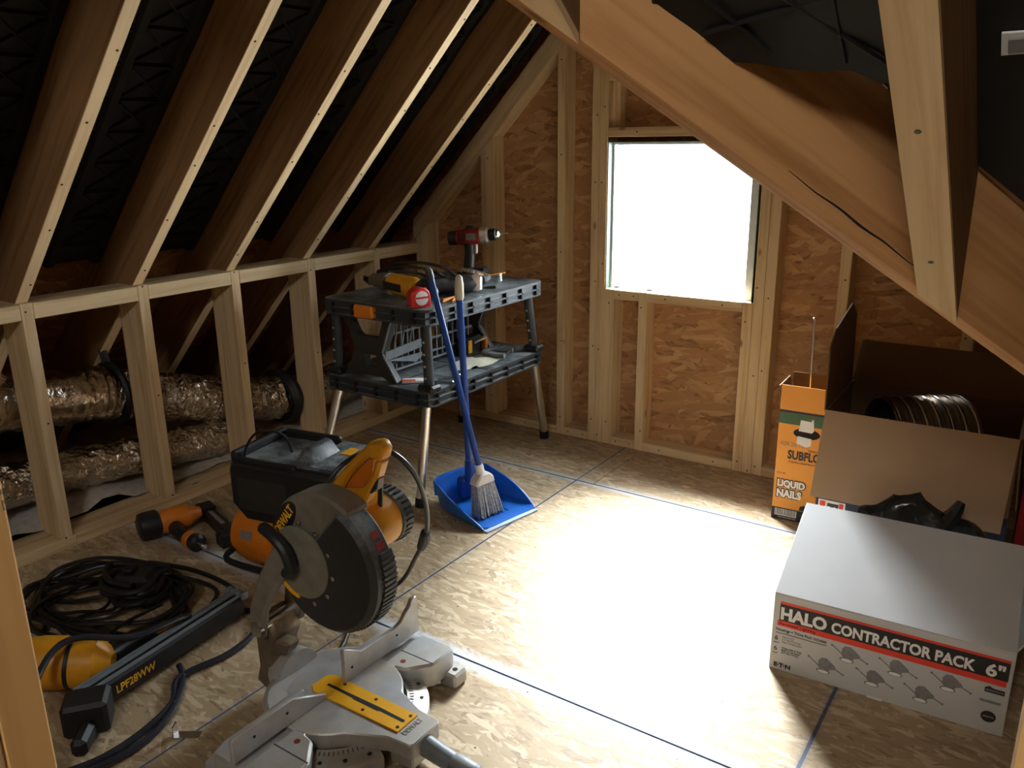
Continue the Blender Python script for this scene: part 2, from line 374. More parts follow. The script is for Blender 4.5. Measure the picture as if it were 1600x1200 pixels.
def empty(name, loc=(0, 0, 0), rz=0.0, kind=None):
    o = bpy.data.objects.new(name, None); COL.objects.link(o); o.location = loc; o.rotation_euler = (0, 0, rz)
    o.empty_display_size = 0.05
    if kind: o['kind'] = kind
    return o
def tag(o, label, cat, group=None):
    o['label'] = label; o['category'] = cat
    if group: o['group'] = group
    return o
def text(body, name, mat, parent, origin, u, v, width, height, bold=0.0, thick=0.0006, shear=0.0):
    cu = bpy.data.curves.new('t', 'FONT'); cu.body = body; cu.size = 1.0; cu.extrude = 0.02; cu.offset = bold; cu.shear = shear; cu.resolution_u = 3
    to = bpy.data.objects.new('t', cu); COL.objects.link(to)
    dg = bpy.context.evaluated_depsgraph_get(); dg.update()
    me = bpy.data.meshes.new_from_object(to.evaluated_get(dg))
    bpy.data.objects.remove(to); bpy.data.curves.remove(cu)
    xs = [q.co.x for q in me.vertices]; ys = [q.co.y for q in me.vertices]
    x0, y0 = min(xs), min(ys); sx = width/(max(xs)-x0); sy_ = height/(max(ys)-y0)
    u = Vector(u).normalized(); v = Vector(v).normalized(); n = u.cross(v); O = Vector(origin)
    for q in me.vertices:
        q.co = O + u*((q.co.x-x0)*sx) + v*((q.co.y-y0)*sy_) + n*((q.co.z+0.02)/0.04*thick)
    me.name = name; me.materials.clear(); me.materials.append(mat)
    o = bpy.data.objects.new(name, me); COL.objects.link(o); o.parent = parent
    return o
def Rz(a): return Matrix.Rotation(a, 3, 'Z')
def Rx(a): return Matrix.Rotation(a, 3, 'X')
def Ry(a): return Matrix.Rotation(a, 3, 'Y')

# ================================================================== ROOM
YG = 3.175          # inner face of the gable studs
YO = 3.264          # strand board sheathing plane
XK = -2.727         # room face of the left knee wall
XR = 0.08           # room face of the right knee wall
SL = 3.615          # left rafter undersides: z - x
SR = 0.94           # right rafter undersides: z + x
RX = (SR-SL)/2      # ridge
RZ = (SR+SL)/2
def zmain(y): return 1.078+0.75*(1.359-y)      # undersides of the main roof jack rafters
def yvalley(x): return 1.359+(x+0.139)/0.74

# ---- floor
floor = MB().ab(-4.4, 1.7, -1.3, 3.36, -0.30, -0.024).build('floor', MAT['deck'], kind='structure')
rows = [(-1.2, 0.291, (-1.55,)), (0.294, 1.5115, (-0.341,)), (1.5145, 2.7315, (-1.557, 0.88)), (2.7345, 3.262, (-1.48, 0.95))]
for y0, y1, seams in rows:
    xs = [-2.82]+list(seams)+[1.6]
    for a, b_ in zip(xs[:-1], xs[1:]):
        MB().ab(a+0.0015, b_-0.0015, y0, y1, -0.023, 0.0).build('subfloor_panel', MAT['osb_floor'], floor, smooth=False, bev=0.0012)
# nail heads along the joists
nb = MB()
for x in [(-2.6+0.4064*i) for i in range(10)]:
    for k in range(13):
        y_ = 0.35+k*0.226+random.uniform(-.02, .02); x_ = x+random.uniform(-.008, .008)
        nb.cyl((x_, y_, -0.001), (x_, y_, 0.0005), 0.0028, n=6)
nb.build('floor_nail_heads', MAT['nail'], floor, kind='stuff')
# loose fill insulation beyond the knee wall
g = bmesh.new()
mb = MB()
nx, ny = 16, 50
vs = []; fs = []
for j in range(ny+1):
    for i in range(nx+1):
        x = -3.75+0.92*i/nx; y = 0.1+3.1*j/ny
        h = 0.045+0.10*max(0, mnoise.noise(Vector((x*5, y*5, 1.3))))+0.045*mnoise.noise(Vector((x*17, y*17, 5)))
        if y > 1.7: h -= 0.02
        h = max(h, 0.05)
        vs.append((x, y, h))
for j in range(ny):
    for i in range(nx):
        a = j*(nx+1)+i; fs.append((a, a+1, a+nx+2, a+nx+1))
mb._add(vs, fs); ins = mb.build('loose_insulation', MAT['white_ins'], kind='stuff')
tag(ins, 'dirty white loose fill insulation on the attic floor behind the left studs', 'insulation')

nails = {}
def nail(key, x, y, z, ax):
    nails.setdefault(key, MB())
    d = 0.0018
    p = Vector((x, y, z)); a = {'x': Vector((d, 0, 0)), 'y': Vector((0, -d, 0)), 'z': Vector((0, 0, -d))}[ax]
    nails[key].cyl(p-a*0.5, p+a*0.5, 0.0035, n=6)

# ---- far (gable) wall
WX0, WX1, WZ0, WZ1 = -1.678, -1.030, 0.700, 1.326
zroofL = lambda x: x+SL+0.325
zroofR = lambda x: SR+0.325-x
mb = MB()
for poly in ([(-4.3, -0.3), (WX0, -0.3), (WX0, zroofL(WX0)), (-4.3, zroofL(-4.3)+0.05)],
             [(WX0, -0.3), (WX1, -0.3), (WX1, WZ0), (WX0, WZ0)],
             [(WX0, WZ1), (WX1, WZ1), (WX1, zroofR(WX1)), (RX, RZ+0.32), (WX0, zroofL(WX0))],
             [(WX1, -0.3), (0.6, -0.3), (0.6, zroofR(0.6)), (WX1, zroofR(WX1))]):
    mb.prism(poly, 'y', YO+0.0115, YO+0.05)
wall_far = mb.build('wall_far', MAT['dkgreen'], kind='structure', smooth=False)
def sheath(poly): MB().prism(poly, 'y', YO, YO+0.011).build('sheathing_panel', MAT['osb_wall'], wall_far, smooth=False)
sheath([(-4.2, -0.05), (-2.903, -0.05), (-2.903, zroofL(-2.903)), (-4.2, -0.02)])
sheath([(-2.9, -0.05), (WX0-.001, -0.05), (WX0-.001, zroofL(WX0)), (-2.9, zroofL(-2.9))])
sheath([(WX0, -0.05), (WX1, -0.05), (WX1, WZ0-.001), (WX0, WZ0-.001)])
sheath([(WX0, WZ1+.001), (WX1, WZ1+.001), (WX1, zroofR(WX1)), (RX, RZ+0.3), (WX0, zroofL(WX0))])
sheath([(WX1+.001, -0.05), (0.2, -0.05), (0.2, zroofR(0.2)), (WX1+.001, zroofR(WX1))])
def gstud(x0, x1, z0, z1=None, name='stud', nl=True):
    f = lambda x: (min(x+SL, SR-x)-0.0) if z1 is None else z1
    MB().hexa([(x0, YG, z0), (x1, YG, z0), (x1, YO, z0), (x0, YO, z0), (x0, YG, f(x0)), (x1, YG, f(x1)), (x1, YO, f(x1)), (x0, YO, f(x0))]
        ).build(name, MAT['spf'], wall_far, axis=(0, 0, 1), bev=0.002)
    if nl:
        zt = f((x0+x1)/2); n = max(2, int((zt-z0)/0.3))
        for k in range(n):
            nail('far', (x0+x1)/2+random.uniform(-.009, .009), YG, z0+0.06+(zt-z0-0.12)*k/max(n-1, 1)+random.uniform(-.05, .05), 'y')
def gplate(x0, x1, z0, z1, name='bottom_plate'):
    MB().ab(x0+.0005, x1-.0005, YG, YO, z0, z1).build(name, MAT['spf'], wall_far, axis=(1, 0, 0), bev=0.002)
    for k in range(2): nail('far', x0+(x1-x0)*(0.2+0.6*k), YG, (z0+z1)/2, 'y')
gstud(-2.745, -2.668, 0.04); gstud(-2.335, -2.262, 0.04); gstud(-1.922, -1.884, 0.0)
gstud(-1.754, -1.717, 0.0); gstud(-1.716, -1.679, 0.0)
gstud(-1.6785, -1.632, 0.0, 0.712, 'cripple_stud'); gstud(-1.517, -1.478, 0.0, 0.712, 'cripple_stud'); gstud(-1.066, -1.025, 0.0, 0.712, 'cripple_stud')
gstud(-1.024, -0.984, 0.0); gstud(-0.983, -0.942, 0.0); gstud(-0.714, -0.674, 0.04); gstud(-0.290, -0.250, 0.04)
gplate(-2.816, -1.922, 0.0, 0.04); gplate(-1.884, -1.754, 0.0, 0.04); gplate(-1.632, -1.517, 0.0, 0.04); gplate(-1.478, -1.066, 0.0, 0.04)
gplate(-0.942, XR, 0.0, 0.04)
gplate(-1.632, -1.517, 0.671, 0.711, 'window_sill_plate'); gplate(-1.478, -1.066, 0.671, 0.711, 'window_sill_plate')
gplate(-1.679, -1.024, 1.343, 1.381, 'header_plate'); gplate(-1.679, -1.024, 1.562, 1.602, 'header_plate')
MB().ab(-1.678, -1.640, YG+0.03, YO, 1.382, 1.561).build('cripple_stud', MAT['spf'], wall_far, axis=(0, 0, 1), bev=0.002)
MB().ab(-1.062, -1.025, YG+0.03, YO, 1.382, 1.561).build('cripple_stud', MAT['spf'], wall_far, axis=(0, 0, 1), bev=0.002)
# sloping double top plates of the gable
def slope_plate(side, lo, hi):
    if side < 0: pts = [(-2.76, -2.76+SL+lo), (RX, RX+SL+lo), (RX, RX+SL+hi), (-2.76, -2.76+SL+hi)]
    else: pts = [(RX, SR-RX+lo), (XR, SR-XR+lo), (XR, SR-XR+hi), (RX, SR-RX+hi)]
    MB().prism(pts, 'y', YG, YO).build('sloping_plate', MAT['spf'], wall_far, axis=(1, 0, -side), bev=0.002)
slope_plate(-1, 0.001, 0.0535); slope_plate(-1, 0.055, 0.108); slope_plate(1, 0.001, 0.0535); slope_plate(1, 0.055, 0.108)

# ---- window in the gable
w1 = empty('window_1', ((WX0+WX1)/2, YO, WZ0), kind='structure')
ox, oz = (WX0+WX1)/2, WZ0
ww, wh = WX1-WX0, WZ1-WZ0
fr = MB()
for a in ((-ww/2, -ww/2+0.012, 0, wh), (ww/2-0.045, ww/2, 0, wh), (-ww/2+0.012, ww/2-0.045, 0, 0.012), (-ww/2+0.012, ww/2-0.045, wh-0.014, wh)):
    fr.ab(a[0], a[1], -0.048, -0.012, a[2], a[3])
fr.build('window_frame', MAT['white_frame'], w1, smooth=False)
MB().ab(ww/2-0.004, ww/2+0.0, -0.086, 0.0115, -0.0, wh).build('side_lining_or_shade_strip', MAT['dkgreen'], w1, smooth=False)
MB().ab(-ww/2, -ww/2+0.003, -0.086, -0.0485, 0, wh-0.004).build('side_lining_or_shade_strip', MAT['dkgreen'], w1, smooth=False)  # liner added to darken the left jamb
MB().ab(-ww/2, ww/2-0.004, -0.086, 0.0115, wh-0.004, wh).build('head_flashing', MAT['dkgreen'], w1, smooth=False)
MB().ab(-ww/2+0.011, ww/2-0.044, -0.032, -0.028, 0.011, wh-0.013).build('window_pane', MAT['glass'], w1, smooth=False)

# ---- left knee wall
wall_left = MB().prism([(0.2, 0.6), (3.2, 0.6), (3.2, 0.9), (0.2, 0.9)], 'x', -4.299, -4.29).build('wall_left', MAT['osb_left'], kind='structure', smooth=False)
SY = [0.079, 0.485, 0.885, 1.289, 1.691, 2.087, 2.483, 2.890]
for y in SY:
    z0 = 0.04
    MB().ab(XK-0.135, XK, y-0.0395, y, z0, 0.855).build('stud', MAT['spf'], wall_left, axis=(0, 0, 1), bev=0.002)
    for z in (0.07, 0.45, 0.83): nail('left', XK, y-0.02+random.uniform(-.008, .008), z+random.uniform(-.03, .03), 'x')
ys = [-1.1]+SY+[3.174]
for i in range(len(ys)-1):
    y0 = ys[i]; y1 = ys[i+1]-0.0395 if i < len(ys)-2 else ys[i+1]
    MB().ab(XK-0.135, XK, y0+.0005, y1-.0005, 0.802, 0.853).build('top_plate', MAT['spf'], wall_left, axis=(0, 1, 0), bev=0.002)
MB().ab(XK-0.135, XK, -1.1, 1.30, 0.0, 0.04).build('bottom_plate', MAT['spf'], wall_left, axis=(0, 1, 0), bev=0.002)
MB().ab(XK-0.135, XK, 1.301, 3.174, 0.0, 0.04).build('bottom_plate', MAT['spf'], wall_left, axis=(0, 1, 0), bev=0.002)

# ---- right knee wall and near wall, mostly out of frame
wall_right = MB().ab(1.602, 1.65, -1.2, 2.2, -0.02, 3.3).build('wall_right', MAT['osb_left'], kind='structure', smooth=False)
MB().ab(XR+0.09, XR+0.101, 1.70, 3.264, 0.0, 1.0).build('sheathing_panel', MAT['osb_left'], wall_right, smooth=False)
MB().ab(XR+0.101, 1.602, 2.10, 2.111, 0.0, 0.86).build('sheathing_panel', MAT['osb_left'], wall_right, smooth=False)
for y in (1.75, 2.15, 2.55, 2.95): MB().ab(XR, XR+0.089, y, y+0.038, 0.04, 0.82).build('stud', MAT['spf'], wall_right, axis=(0, 0, 1), bev=0.002)
MB().ab(XR, XR+0.089, 1.70, 3.174, 0.82, 0.858).build('top_plate', MAT['spf'], wall_right, axis=(0, 1, 0), bev=0.002)
MB().ab(XR, XR+0.089, 1.70, 3.174, 0.0, 0.04).build('bottom_plate', MAT['spf'], wall_right, axis=(0, 1, 0), bev=0.002)
mb = MB()
W2 = (-0.45, 0.35, 2.15, 2.85)
mb.ab(-4.4, W2[0], -1.25, -1.2, -0.3, 3.4); mb.ab(W2[1], 1.65, -1.25, -1.2, -0.3, 3.4); mb.ab(W2[0], W2[1], -1.25, -1.2, -0.3, W2[2]); mb.ab(W2[0], W2[1], -1.25, -1.2, W2[3], 3.4)
wall_near = mb.build('wall_near', MAT['osb_wall'], kind='structure', smooth=False)
w2 = empty('added_window', (-0.05, -1.22, 2.15), kind='structure')  # unseen window added for the rear fill lamp to shine through
fr = MB(); fr.ab(-.4, -.37, -.03, .02, 0, .7); fr.ab(.37, .4, -.03, .02, 0, .7); fr.ab(-.37, .37, -.03, .02, 0, .03); fr.ab(-.37, .37, -.03, .02, .67, .7)
fr.build('window_frame', MAT['white_frame'], w2, smooth=False)  # frame made for the added unseen window
MB().ab(-.371, .371, -.008, -.004, .029, .671).build('window_pane', MAT['glass'], w2, smooth=False)  # pane made for the added unseen window

# ---- roof
dL = 0.33
RTX = (1.272-3.947)/2; RTZ = (1.272+3.947)/2
deck = MB()
xm = -0.731-0.14
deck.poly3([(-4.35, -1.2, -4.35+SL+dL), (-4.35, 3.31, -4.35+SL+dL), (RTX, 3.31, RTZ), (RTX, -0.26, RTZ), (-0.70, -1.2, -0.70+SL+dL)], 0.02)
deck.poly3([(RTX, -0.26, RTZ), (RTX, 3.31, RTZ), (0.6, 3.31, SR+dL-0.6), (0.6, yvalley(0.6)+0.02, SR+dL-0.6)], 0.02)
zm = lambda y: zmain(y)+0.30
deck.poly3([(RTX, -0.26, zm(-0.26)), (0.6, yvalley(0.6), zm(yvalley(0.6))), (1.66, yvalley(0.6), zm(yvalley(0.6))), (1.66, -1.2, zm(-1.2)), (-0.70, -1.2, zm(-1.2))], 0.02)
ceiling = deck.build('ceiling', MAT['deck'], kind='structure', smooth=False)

def left_rafter(y):
    xa, xb = -3.72, RX-0.02
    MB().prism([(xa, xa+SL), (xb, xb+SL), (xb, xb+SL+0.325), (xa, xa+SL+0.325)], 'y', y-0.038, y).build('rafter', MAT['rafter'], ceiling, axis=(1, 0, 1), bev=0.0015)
    # added pale strip: light bounced from the floor painted on the underside
    MB().prism([(xa, xa+SL-0.0052), (xb, xb+SL-0.0052), (xb, xb+SL-0.0004), (xa, xa+SL-0.0004)], 'y', y-0.0385, y+0.0005).build('lit_rafter_edge', MAT['jack'], ceiling, axis=(1, 0, 1), bev=0.001)
    for k in range(9):
        t = -2.7+k*0.17+random.uniform(-.04, .04)
        nb = nails.setdefault('roof', MB()); p = Vector((t, y-0.019+random.uniform(-.01, .01), t+SL-0.0055)); a = Vector((0.0009, 0, -0.0009))
        nb.cyl(p-a, p+a, 0.0036, n=6)
for y in SY: left_rafter(y)
def baffle(y0, y1, x0, x1, off, flip=1):
    """black moulded baffle with raised cross ribs, between two rafters"""
    mb = MB(); n = int((x1-x0)/0.14)
    u = Vector((1, 0, 1)).normalized(); nrm = Vector((1, 0, -1)).normalized()
    def P(s, y, h): return Vector((x0, 0, x0+SL+off))+u*s+Vector((0, y, 0))+nrm*h
    Ls = (x1-x0)*math.sqrt(2)
    ym = (y0+y1)/2; hw = (y1-y0)/2
    prof = [(-1, 0.012), (-0.86, 0.012), (-0.78, -0.006), (-0.12, -0.004), (-0.07, 0.010), (0.07, 0.010), (0.12, -0.004), (0.78, -0.006), (0.86, 0.012), (1, 0.012)]
    ns = int(Ls/0.05); vs = []; fs = []
    for j in range(ns+1):
        for a, h in prof:
            s = Ls*j/ns
            vs.append(P(s, ym+a*hw*0.985, h+0.006*mnoise.noise(Vector((s*4, a*2, y0*9)))))
    k = len(prof)
    for j in range(ns):
        for i in range(k-1): fs.append((j*k+i, j*k+i+1, (j+1)*k+i+1, (j+1)*k+i))
    mb._add(vs, fs)
    def rib(sa, ya, sb, yb, h=0.009):
        a = P(sa, ya, 0.0); b2 = P(sb, yb, 0.0); d = (b2-a); ln = d.length; d.normalize(); sd = d.cross(nrm)
        w_ = 0.005; q = []
        for p in (a, b2):
            for sg, hh in ((-1, -0.008), (1, -0.008), (0.5, h), (-0.5, h)): q.append(p+sd*w_*sg+nrm*hh)
        mb._add(q, [(0, 1, 2, 3), (7, 6, 5, 4), (0, 4, 5, 1), (1, 5, 6, 2), (2, 6, 7, 3), (3, 7, 4, 0)])
    s = 0.1
    while s < Ls-0.3:
        for sd in (-1, 1):
            ya, yb = ym+sd*hw*0.12, ym+sd*hw*0.8
            rib(s, ya, s, yb); rib(s+0.012, ya, s+0.118, yb, 0.006); rib(s+0.118, ya, s+0.012, yb, 0.006)
        s += 0.13
    return mb.build('insulation_baffle', MAT['black_mem'], ceiling)
for i in range(len(SY)-1): baffle(SY[i]+0.001, SY[i+1]-0.039, -2.95, -1.45, 0.268)
baffle(SY[-1]+0.001, 3.17, -2.95, -1.45, 0.16)
# roof sheathing seen behind the knee wall
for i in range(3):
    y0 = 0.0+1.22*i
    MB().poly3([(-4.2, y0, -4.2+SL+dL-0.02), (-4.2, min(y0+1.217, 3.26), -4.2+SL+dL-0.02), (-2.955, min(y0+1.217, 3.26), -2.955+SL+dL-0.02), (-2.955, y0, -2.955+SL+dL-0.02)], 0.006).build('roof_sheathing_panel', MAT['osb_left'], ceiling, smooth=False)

# right dormer rafters beyond the valley (hidden side)
for y in (1.289, 1.691, 2.087, 2.483, 2.890):
    xe = min(XR+0.02, -0.139+0.74*(y-1.359)-0.06)
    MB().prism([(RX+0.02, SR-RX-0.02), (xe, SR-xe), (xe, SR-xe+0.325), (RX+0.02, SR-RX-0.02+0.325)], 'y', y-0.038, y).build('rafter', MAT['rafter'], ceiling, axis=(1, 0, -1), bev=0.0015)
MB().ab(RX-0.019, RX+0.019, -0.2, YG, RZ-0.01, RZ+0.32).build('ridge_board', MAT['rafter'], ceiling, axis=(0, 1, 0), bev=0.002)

# valley beam: plumb-sided laminated beam running down to the right
vd = Vector((0.74, 1.0, -0.74)); vh = Vector((0.74, 1.0, 0)).normalized(); vs_ = Vector((vh.y, -vh.x, 0))   # side facing the camera
def vpt(t): return Vector((-0.139, 1.359, 1.078))+vd*t
ta, tb = -1.6, 0.36
bmv = MB(); HV = 0.215
q = []
for t in (ta, tb):
    p = vpt(t)
    for sd, h in ((0.0445, 0), (0.0, 0), (0.0, HV), (0.0445, HV)): q.append(p-vs_*sd+Vector((0, 0, h)))
bmv._add(q, [(0, 1, 2, 3), (7, 6, 5, 4), (0, 4, 5, 1), (1, 5, 6, 2), (2, 6, 7, 3), (3, 7, 4, 0)])
bmv.bevel(0.006, 2)
bmv.build('valley_beam', MAT['valley'], ceiling, axis=vd)
MB().tube([vpt(t)+Vector((0, 0, 0.026+0.0012*math.sin(t*95)))+vs_*0.0002 for t in [-0.25+0.019*k for k in range(11)]], lambda q_: 0.0015*(1-abs(2*q_-1))+0.0004, n=5, res=2).build('split_line', MAT['dark'], ceiling)
# jack rafters of the main roof, bottoms flush with the beam
def jack(x0, x1, yend=-1.0):
    q = []
    for y_at in ('v', yend):
        for x, h in ((x0, 0), (x1, 0), (x1, 0.29), (x0, 0.29)):
            if y_at == 'v': y = yvalley(x)-0.002
            else: y = y_at
            q.append((x, y, zmain(y)+h))
    m_ = MB(); m_._add(q, [(0, 1, 2, 3), (7, 6, 5, 4), (0, 4, 5, 1), (1, 5, 6, 2), (2, 6, 7, 3), (3, 7, 4, 0)])
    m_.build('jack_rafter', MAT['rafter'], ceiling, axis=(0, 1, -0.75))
    q = []
    for y_at in ('v', yend):
        for x, h in ((x0-0.0005, -0.012), (x1+0.0005, -0.012), (x1+0.0005, -0.0003), (x0-0.0005, -0.0003)):
            y = (yvalley(x)-0.004) if y_at == 'v' else y_at
            q.append((x, y, zmain(y)+h))
    m_ = MB(); m_._add(q, [(0, 1, 2, 3), (7, 6, 5, 4), (0, 4, 5, 1), (1, 5, 6, 2), (2, 6, 7, 3), (3, 7, 4, 0)])
    m_.build('lit_rafter_edge', MAT['jack'], ceiling, axis=(0, 1, -0.75))  # underside strip, paler to paint in light from the floor
    return
jack(-0.181, -0.134); jack(-0.549, -0.499); jack(0.225, 0.272)
for y in (1.22, 1.00):
    nb = nails.setdefault('roof', MB()); nb.cyl((-0.16, y, zmain(y)-0.0125), (-0.16, y+0.0006, zmain(y)-0.0115), 0.004, n=6)
# black baffles between the jacks, upper layer and a torn hanging sheet
def mp_sheet(pts, off, t, name, jit=0.01, label=None):
    P = [Vector((x, y, zmain(y)+off)) for x, y in pts]
    mb = MB(); n = len(P)
    mb.poly3(P, t)
    bmesh.ops.triangulate(mb.bm, faces=[f for f in mb.bm.faces if len(f.verts) > 4])
    bmesh.ops.subdivide_edges(mb.bm, edges=mb.bm.edges[:], cuts=3, use_grid_fill=True)
    for v in mb.bm.verts:
        v.co.z += jit*mnoise.noise(Vector((v.co.x*9, v.co.y*9, 2)))
    return mb.build(name, MAT['black_mem'], ceiling, label=label)
mp_sheet([(-0.133, -0.9), (0.224, -0.9), (0.224, 1.80), (-0.133, 1.345)], 0.205, 0.004, 'insulation_baffle')
mp_sheet([(-0.498, -0.9), (-0.182, -0.9), (-0.182, 1.29), (-0.498, 0.86)], 0.205, 0.004, 'insulation_baffle')
mp_sheet([(-0.464, 0.80), (-0.464, 0.955), (-0.462, 0.972), (-0.428, 0.972), (-0.421, 0.992), (-0.414, 1.011), (-0.405, 1.010), (-0.377, 1.034), (-0.34, 1.037), (-0.302, 1.045), (-0.25, 1.058), (-0.225, 1.075), (-0.204, 1.082), (-0.206, 1.15), (-0.200, 1.215), (-0.195, 1.245), (-0.183, 1.262), (-0.183, 0.80)], 0.10, 0.005, 'torn_baffle_sheet', 0.012)
def mrib(xa, ya, xb, yb, off=0.094):
    a = Vector((xa, ya, zmain(ya)+off)); b_ = Vector((xb, yb, zmain(yb)+off)); return a, b_
rb = MB()
for a in ((-0.45, 0.95, -0.30, 0.82), (-0.40, 0.99, -0.20, 0.95), (-0.25, 1.04, -0.25, 0.82), (-0.33, 1.02, -0.45, 0.86), (-0.20, 1.05, -0.36, 0.90)):
    p, q_ = mrib(*a); rb.tube([p, q_], 0.0028, n=6)
rb.build('baffle_ribs', MAT['black_mem'], ceiling)
MB().poly3([(x, y, zmain(y)+0.198) for x, y in ((-0.108, 1.139), (-0.03, 1.139), (-0.03, 1.165), (-0.108, 1.167))], 0.003).build('white_vent_label', MAT['white_frame'], ceiling, smooth=False)
MB().poly3([(x, y, zmain(y)+0.195) for x, y in ((-0.101, 1.144), (-0.036, 1.144), (-0.036, 1.160), (-0.101, 1.161))], 0.003).build('vent_label_window', MAT['greyprint'], ceiling, smooth=False)
for k, par in (('far', wall_far), ('left', wall_left), ('roof', ceiling)):
    nails[k].build('nail_heads', MAT['nail'], par, kind='stuff')

# ---- posts of the opening the photographer stands in
trim_1 = MB().ab(-0.769, -0.680, 0.2365, 0.2745, 0.0, 1.9).build('trim_1', MAT['post'], axis=(0, 0, 1), bev=0.002, kind='structure')
MB().ab(-0.769, -0.680, 0.198, 0.2362, 0.0, 1.9).build('trim_2', MAT['spf'], axis=(0, 0, 1), bev=0.002, kind='structure')
MB().ab(0.0065, 0.095, 0.23, 0.268, 0.0, 2.0).build('trim_3', MAT['post'], axis=(0, 0, 1), bev=0.002, kind='structure')

# ================================================================== DUCTS behind the knee wall
def duct(name, path, r, label, strap_at=None, crinkle=0.006, n=20, res=10):
    P = [Vector(p) for p in path]
    mb = MB(); mb.tube(P, lambda t: r*(1+0.03*math.sin(t*230)), n=n, res=res*2)
    mb.jitter(crinkle, 28, 1); mb.jitter(crinkle*0.6, 60, 2)
    return mb
t = duct('d', [(-3.0, 0.3, 0.50), (-3.0, 0.9, 0.50), (-3.0, 1.3, 0.475), (-3.0, 1.62, 0.425)], 0.105, '', crinkle=0.002).build('rigid_duct', MAT['foil_smooth'])
tag(t, 'smooth fat silver foil duct behind the first studs, ending at a black strap', 'duct')
t = duct('d', [(-3.0, 1.625, 0.424), (-2.99, 1.8, 0.37), (-2.97, 2.05, 0.29), (-2.95, 2.35, 0.22), (-2.97, 2.75, 0.18), (-3.0, 3.1, 0.17)], 0.095, '', crinkle=0.016).build('flexible_duct', MAT['foil'])
tag(t, 'crinkled silver foil duct sloping down behind the studs, beyond the black strap', 'duct')
t = duct('d', [(-2.98, 0.3, 0.20), (-2.97, 0.9, 0.20), (-2.97, 1.3, 0.19), (-2.95, 1.75, 0.15), (-2.93, 2.1, 0.125), (-2.92, 2.2, 0.12)], 0.075, '', crinkle=0.016).build('flexible_duct', MAT['foil'])
tag(t, 'thin crinkled silver foil duct lying lowest behind the left studs', 'duct')
t = MB().tube([(-3.0+0.112*math.cos(a), 1.655, 0.418+0.112*math.sin(a)) for a in [i*PI/8 for i in range(16)]], 0.013, n=6, res=2, closed=True)
t.tube([(-3.02, 1.66, 0.53), (-3.06, 1.67, 0.60)], 0.016, n=6)
t = t.build('duct_strap', MAT['blk_rub']); tag(t, 'black strap hanging the silver duct from the roof', 'strap')
t = MB().tube([(-2.96+0.118*math.cos(a), 2.42, 0.21+0.1*math.sin(a)) for a in [i*PI/8 for i in range(16)]], 0.03, n=6, res=2, closed=True).build('duct_strap', MAT['blk_rub'])
tag(t, 'black collar around the sloping duct behind the third stud bay', 'strap')

# ================================================================== WORKBENCH
BX0, BX1, BY0, BY1 = -2.395, -1.868, 2.195, 2.985
bench = empty('folding_workbench', (-2.13, 2.59, 0))
tag(bench, 'black folding workbench with lower shelf and silver legs by the left studs', 'workbench')
def ribbed_slab(x0, x1, y0, y1, z0, z1, name, mat, notch=False):
    """hollow resin slab: top skin, two flanges and upright webs round the rim"""
    cx, cy_ = -2.13, 2.59
    mb = MB()
    def rr(a0, a1, b0, b1, za, zb, r=0.045):
        pts = []
        for (px, py, s0) in ((a1-r, b1-r, 0), (a0+r, b1-r, 1), (a0+r, b0+r, 2), (a1-r, b0+r, 3)):
            for k in range(5):
                a = PI/2*(s0+k/4); pts.append((px+r*math.cos(a)-cx, py+r*math.sin(a)-cy_))
        mb.prism(pts, 'z', za, zb)
    h = z1-z0
    rr(x0, x1, y0, y1, z1-0.010, z1)
    rr(x0, x1, y0, y1, z0+h*0.42, z0+h*0.42+0.006)
    rr(x0, x1, y0, y1, z0, z0+0.006)
    e = 0.012
    mb.ab(x0+e-cx, x1-e-cx, y0+e-cy_, y1-e-cy_, z0+0.001, z1-0.002)
    base_ = mb; mb = MB()
    n = 7
    for k in range(n):
        y = y0+0.06+(y1-y0-0.12)*k/(n-1)-cy_
        for xx in (x1-0.0115, x0+0.0115): mb.ab(xx-0.0115-cx, xx+0.0115-cx, y-0.0045, y+0.0045, z0+0.007, z1-0.011)
    for k in range(5):
        x = x0+0.06+(x1-x0-0.12)*k/4-cx
        for yy in (y0+0.0115, y1-0.0115): mb.ab(x-0.0045, x+0.0045, yy-0.0115-cy_, yy+0.0115-cy_, z0+0.007, z1-0.011)
    sl = base_.build(name, mat, bench, smooth=False)
    mb.build('rim_webs', MAT['blk'], sl, smooth=False, kind='stuff')
    return sl
ribbed_slab(BX0, BX1, BY0, BY1, 0.700, 0.760, 'table_top', MAT['shelf'])
ribbed_slab(BX0-0.02, BX1-0.01, BY0+0.01, BY1+0.02, 0.392, 0.452, 'lower_shelf', MAT['shelf'])
def L_(x, y, z): return (x+2.13, y-2.59, z)
sg = MB()
sg.ab(-0.26, 0.24, -0.003, 0.003, 0.7601, 0.7606); sg.ab(-0.06, -0.055, -0.38, 0.38, 0.7601, 0.7606)
sg.ab(-0.26, 0.24, -0.003, 0.003, 0.4521, 0.4526); sg.ab(0.05, 0.055, -0.38, 0.38, 0.4521, 0.4526)
sg.build('panel_joints', MAT['dark'], bench, smooth=False)
for (x, y, fx, fy) in ((-1.905, 2.225, -1.928, 2.19), (-1.915, 2.975, -1.935, 3.09), (-2.365, 2.235, -2.40, 2.12), (-2.365, 2.975, -2.40, 3.07)):
    d = Vector((fx-x, fy-y, -0.392)).normalized()
    lg = MB().cyl(L_(x, y, 0.394), L_(fx-d.x*0.0, fy, 0.02), 0.0175, n=18).build('leg', MAT['alu'], bench)
    MB().cyl(L_(fx-d.x*0.03, fy-d.y*0.03, 0.038), L_(fx, fy, 0.0005), 0.0205, 0.021, n=18).build('rubber_foot', MAT['blk_rub'], lg)
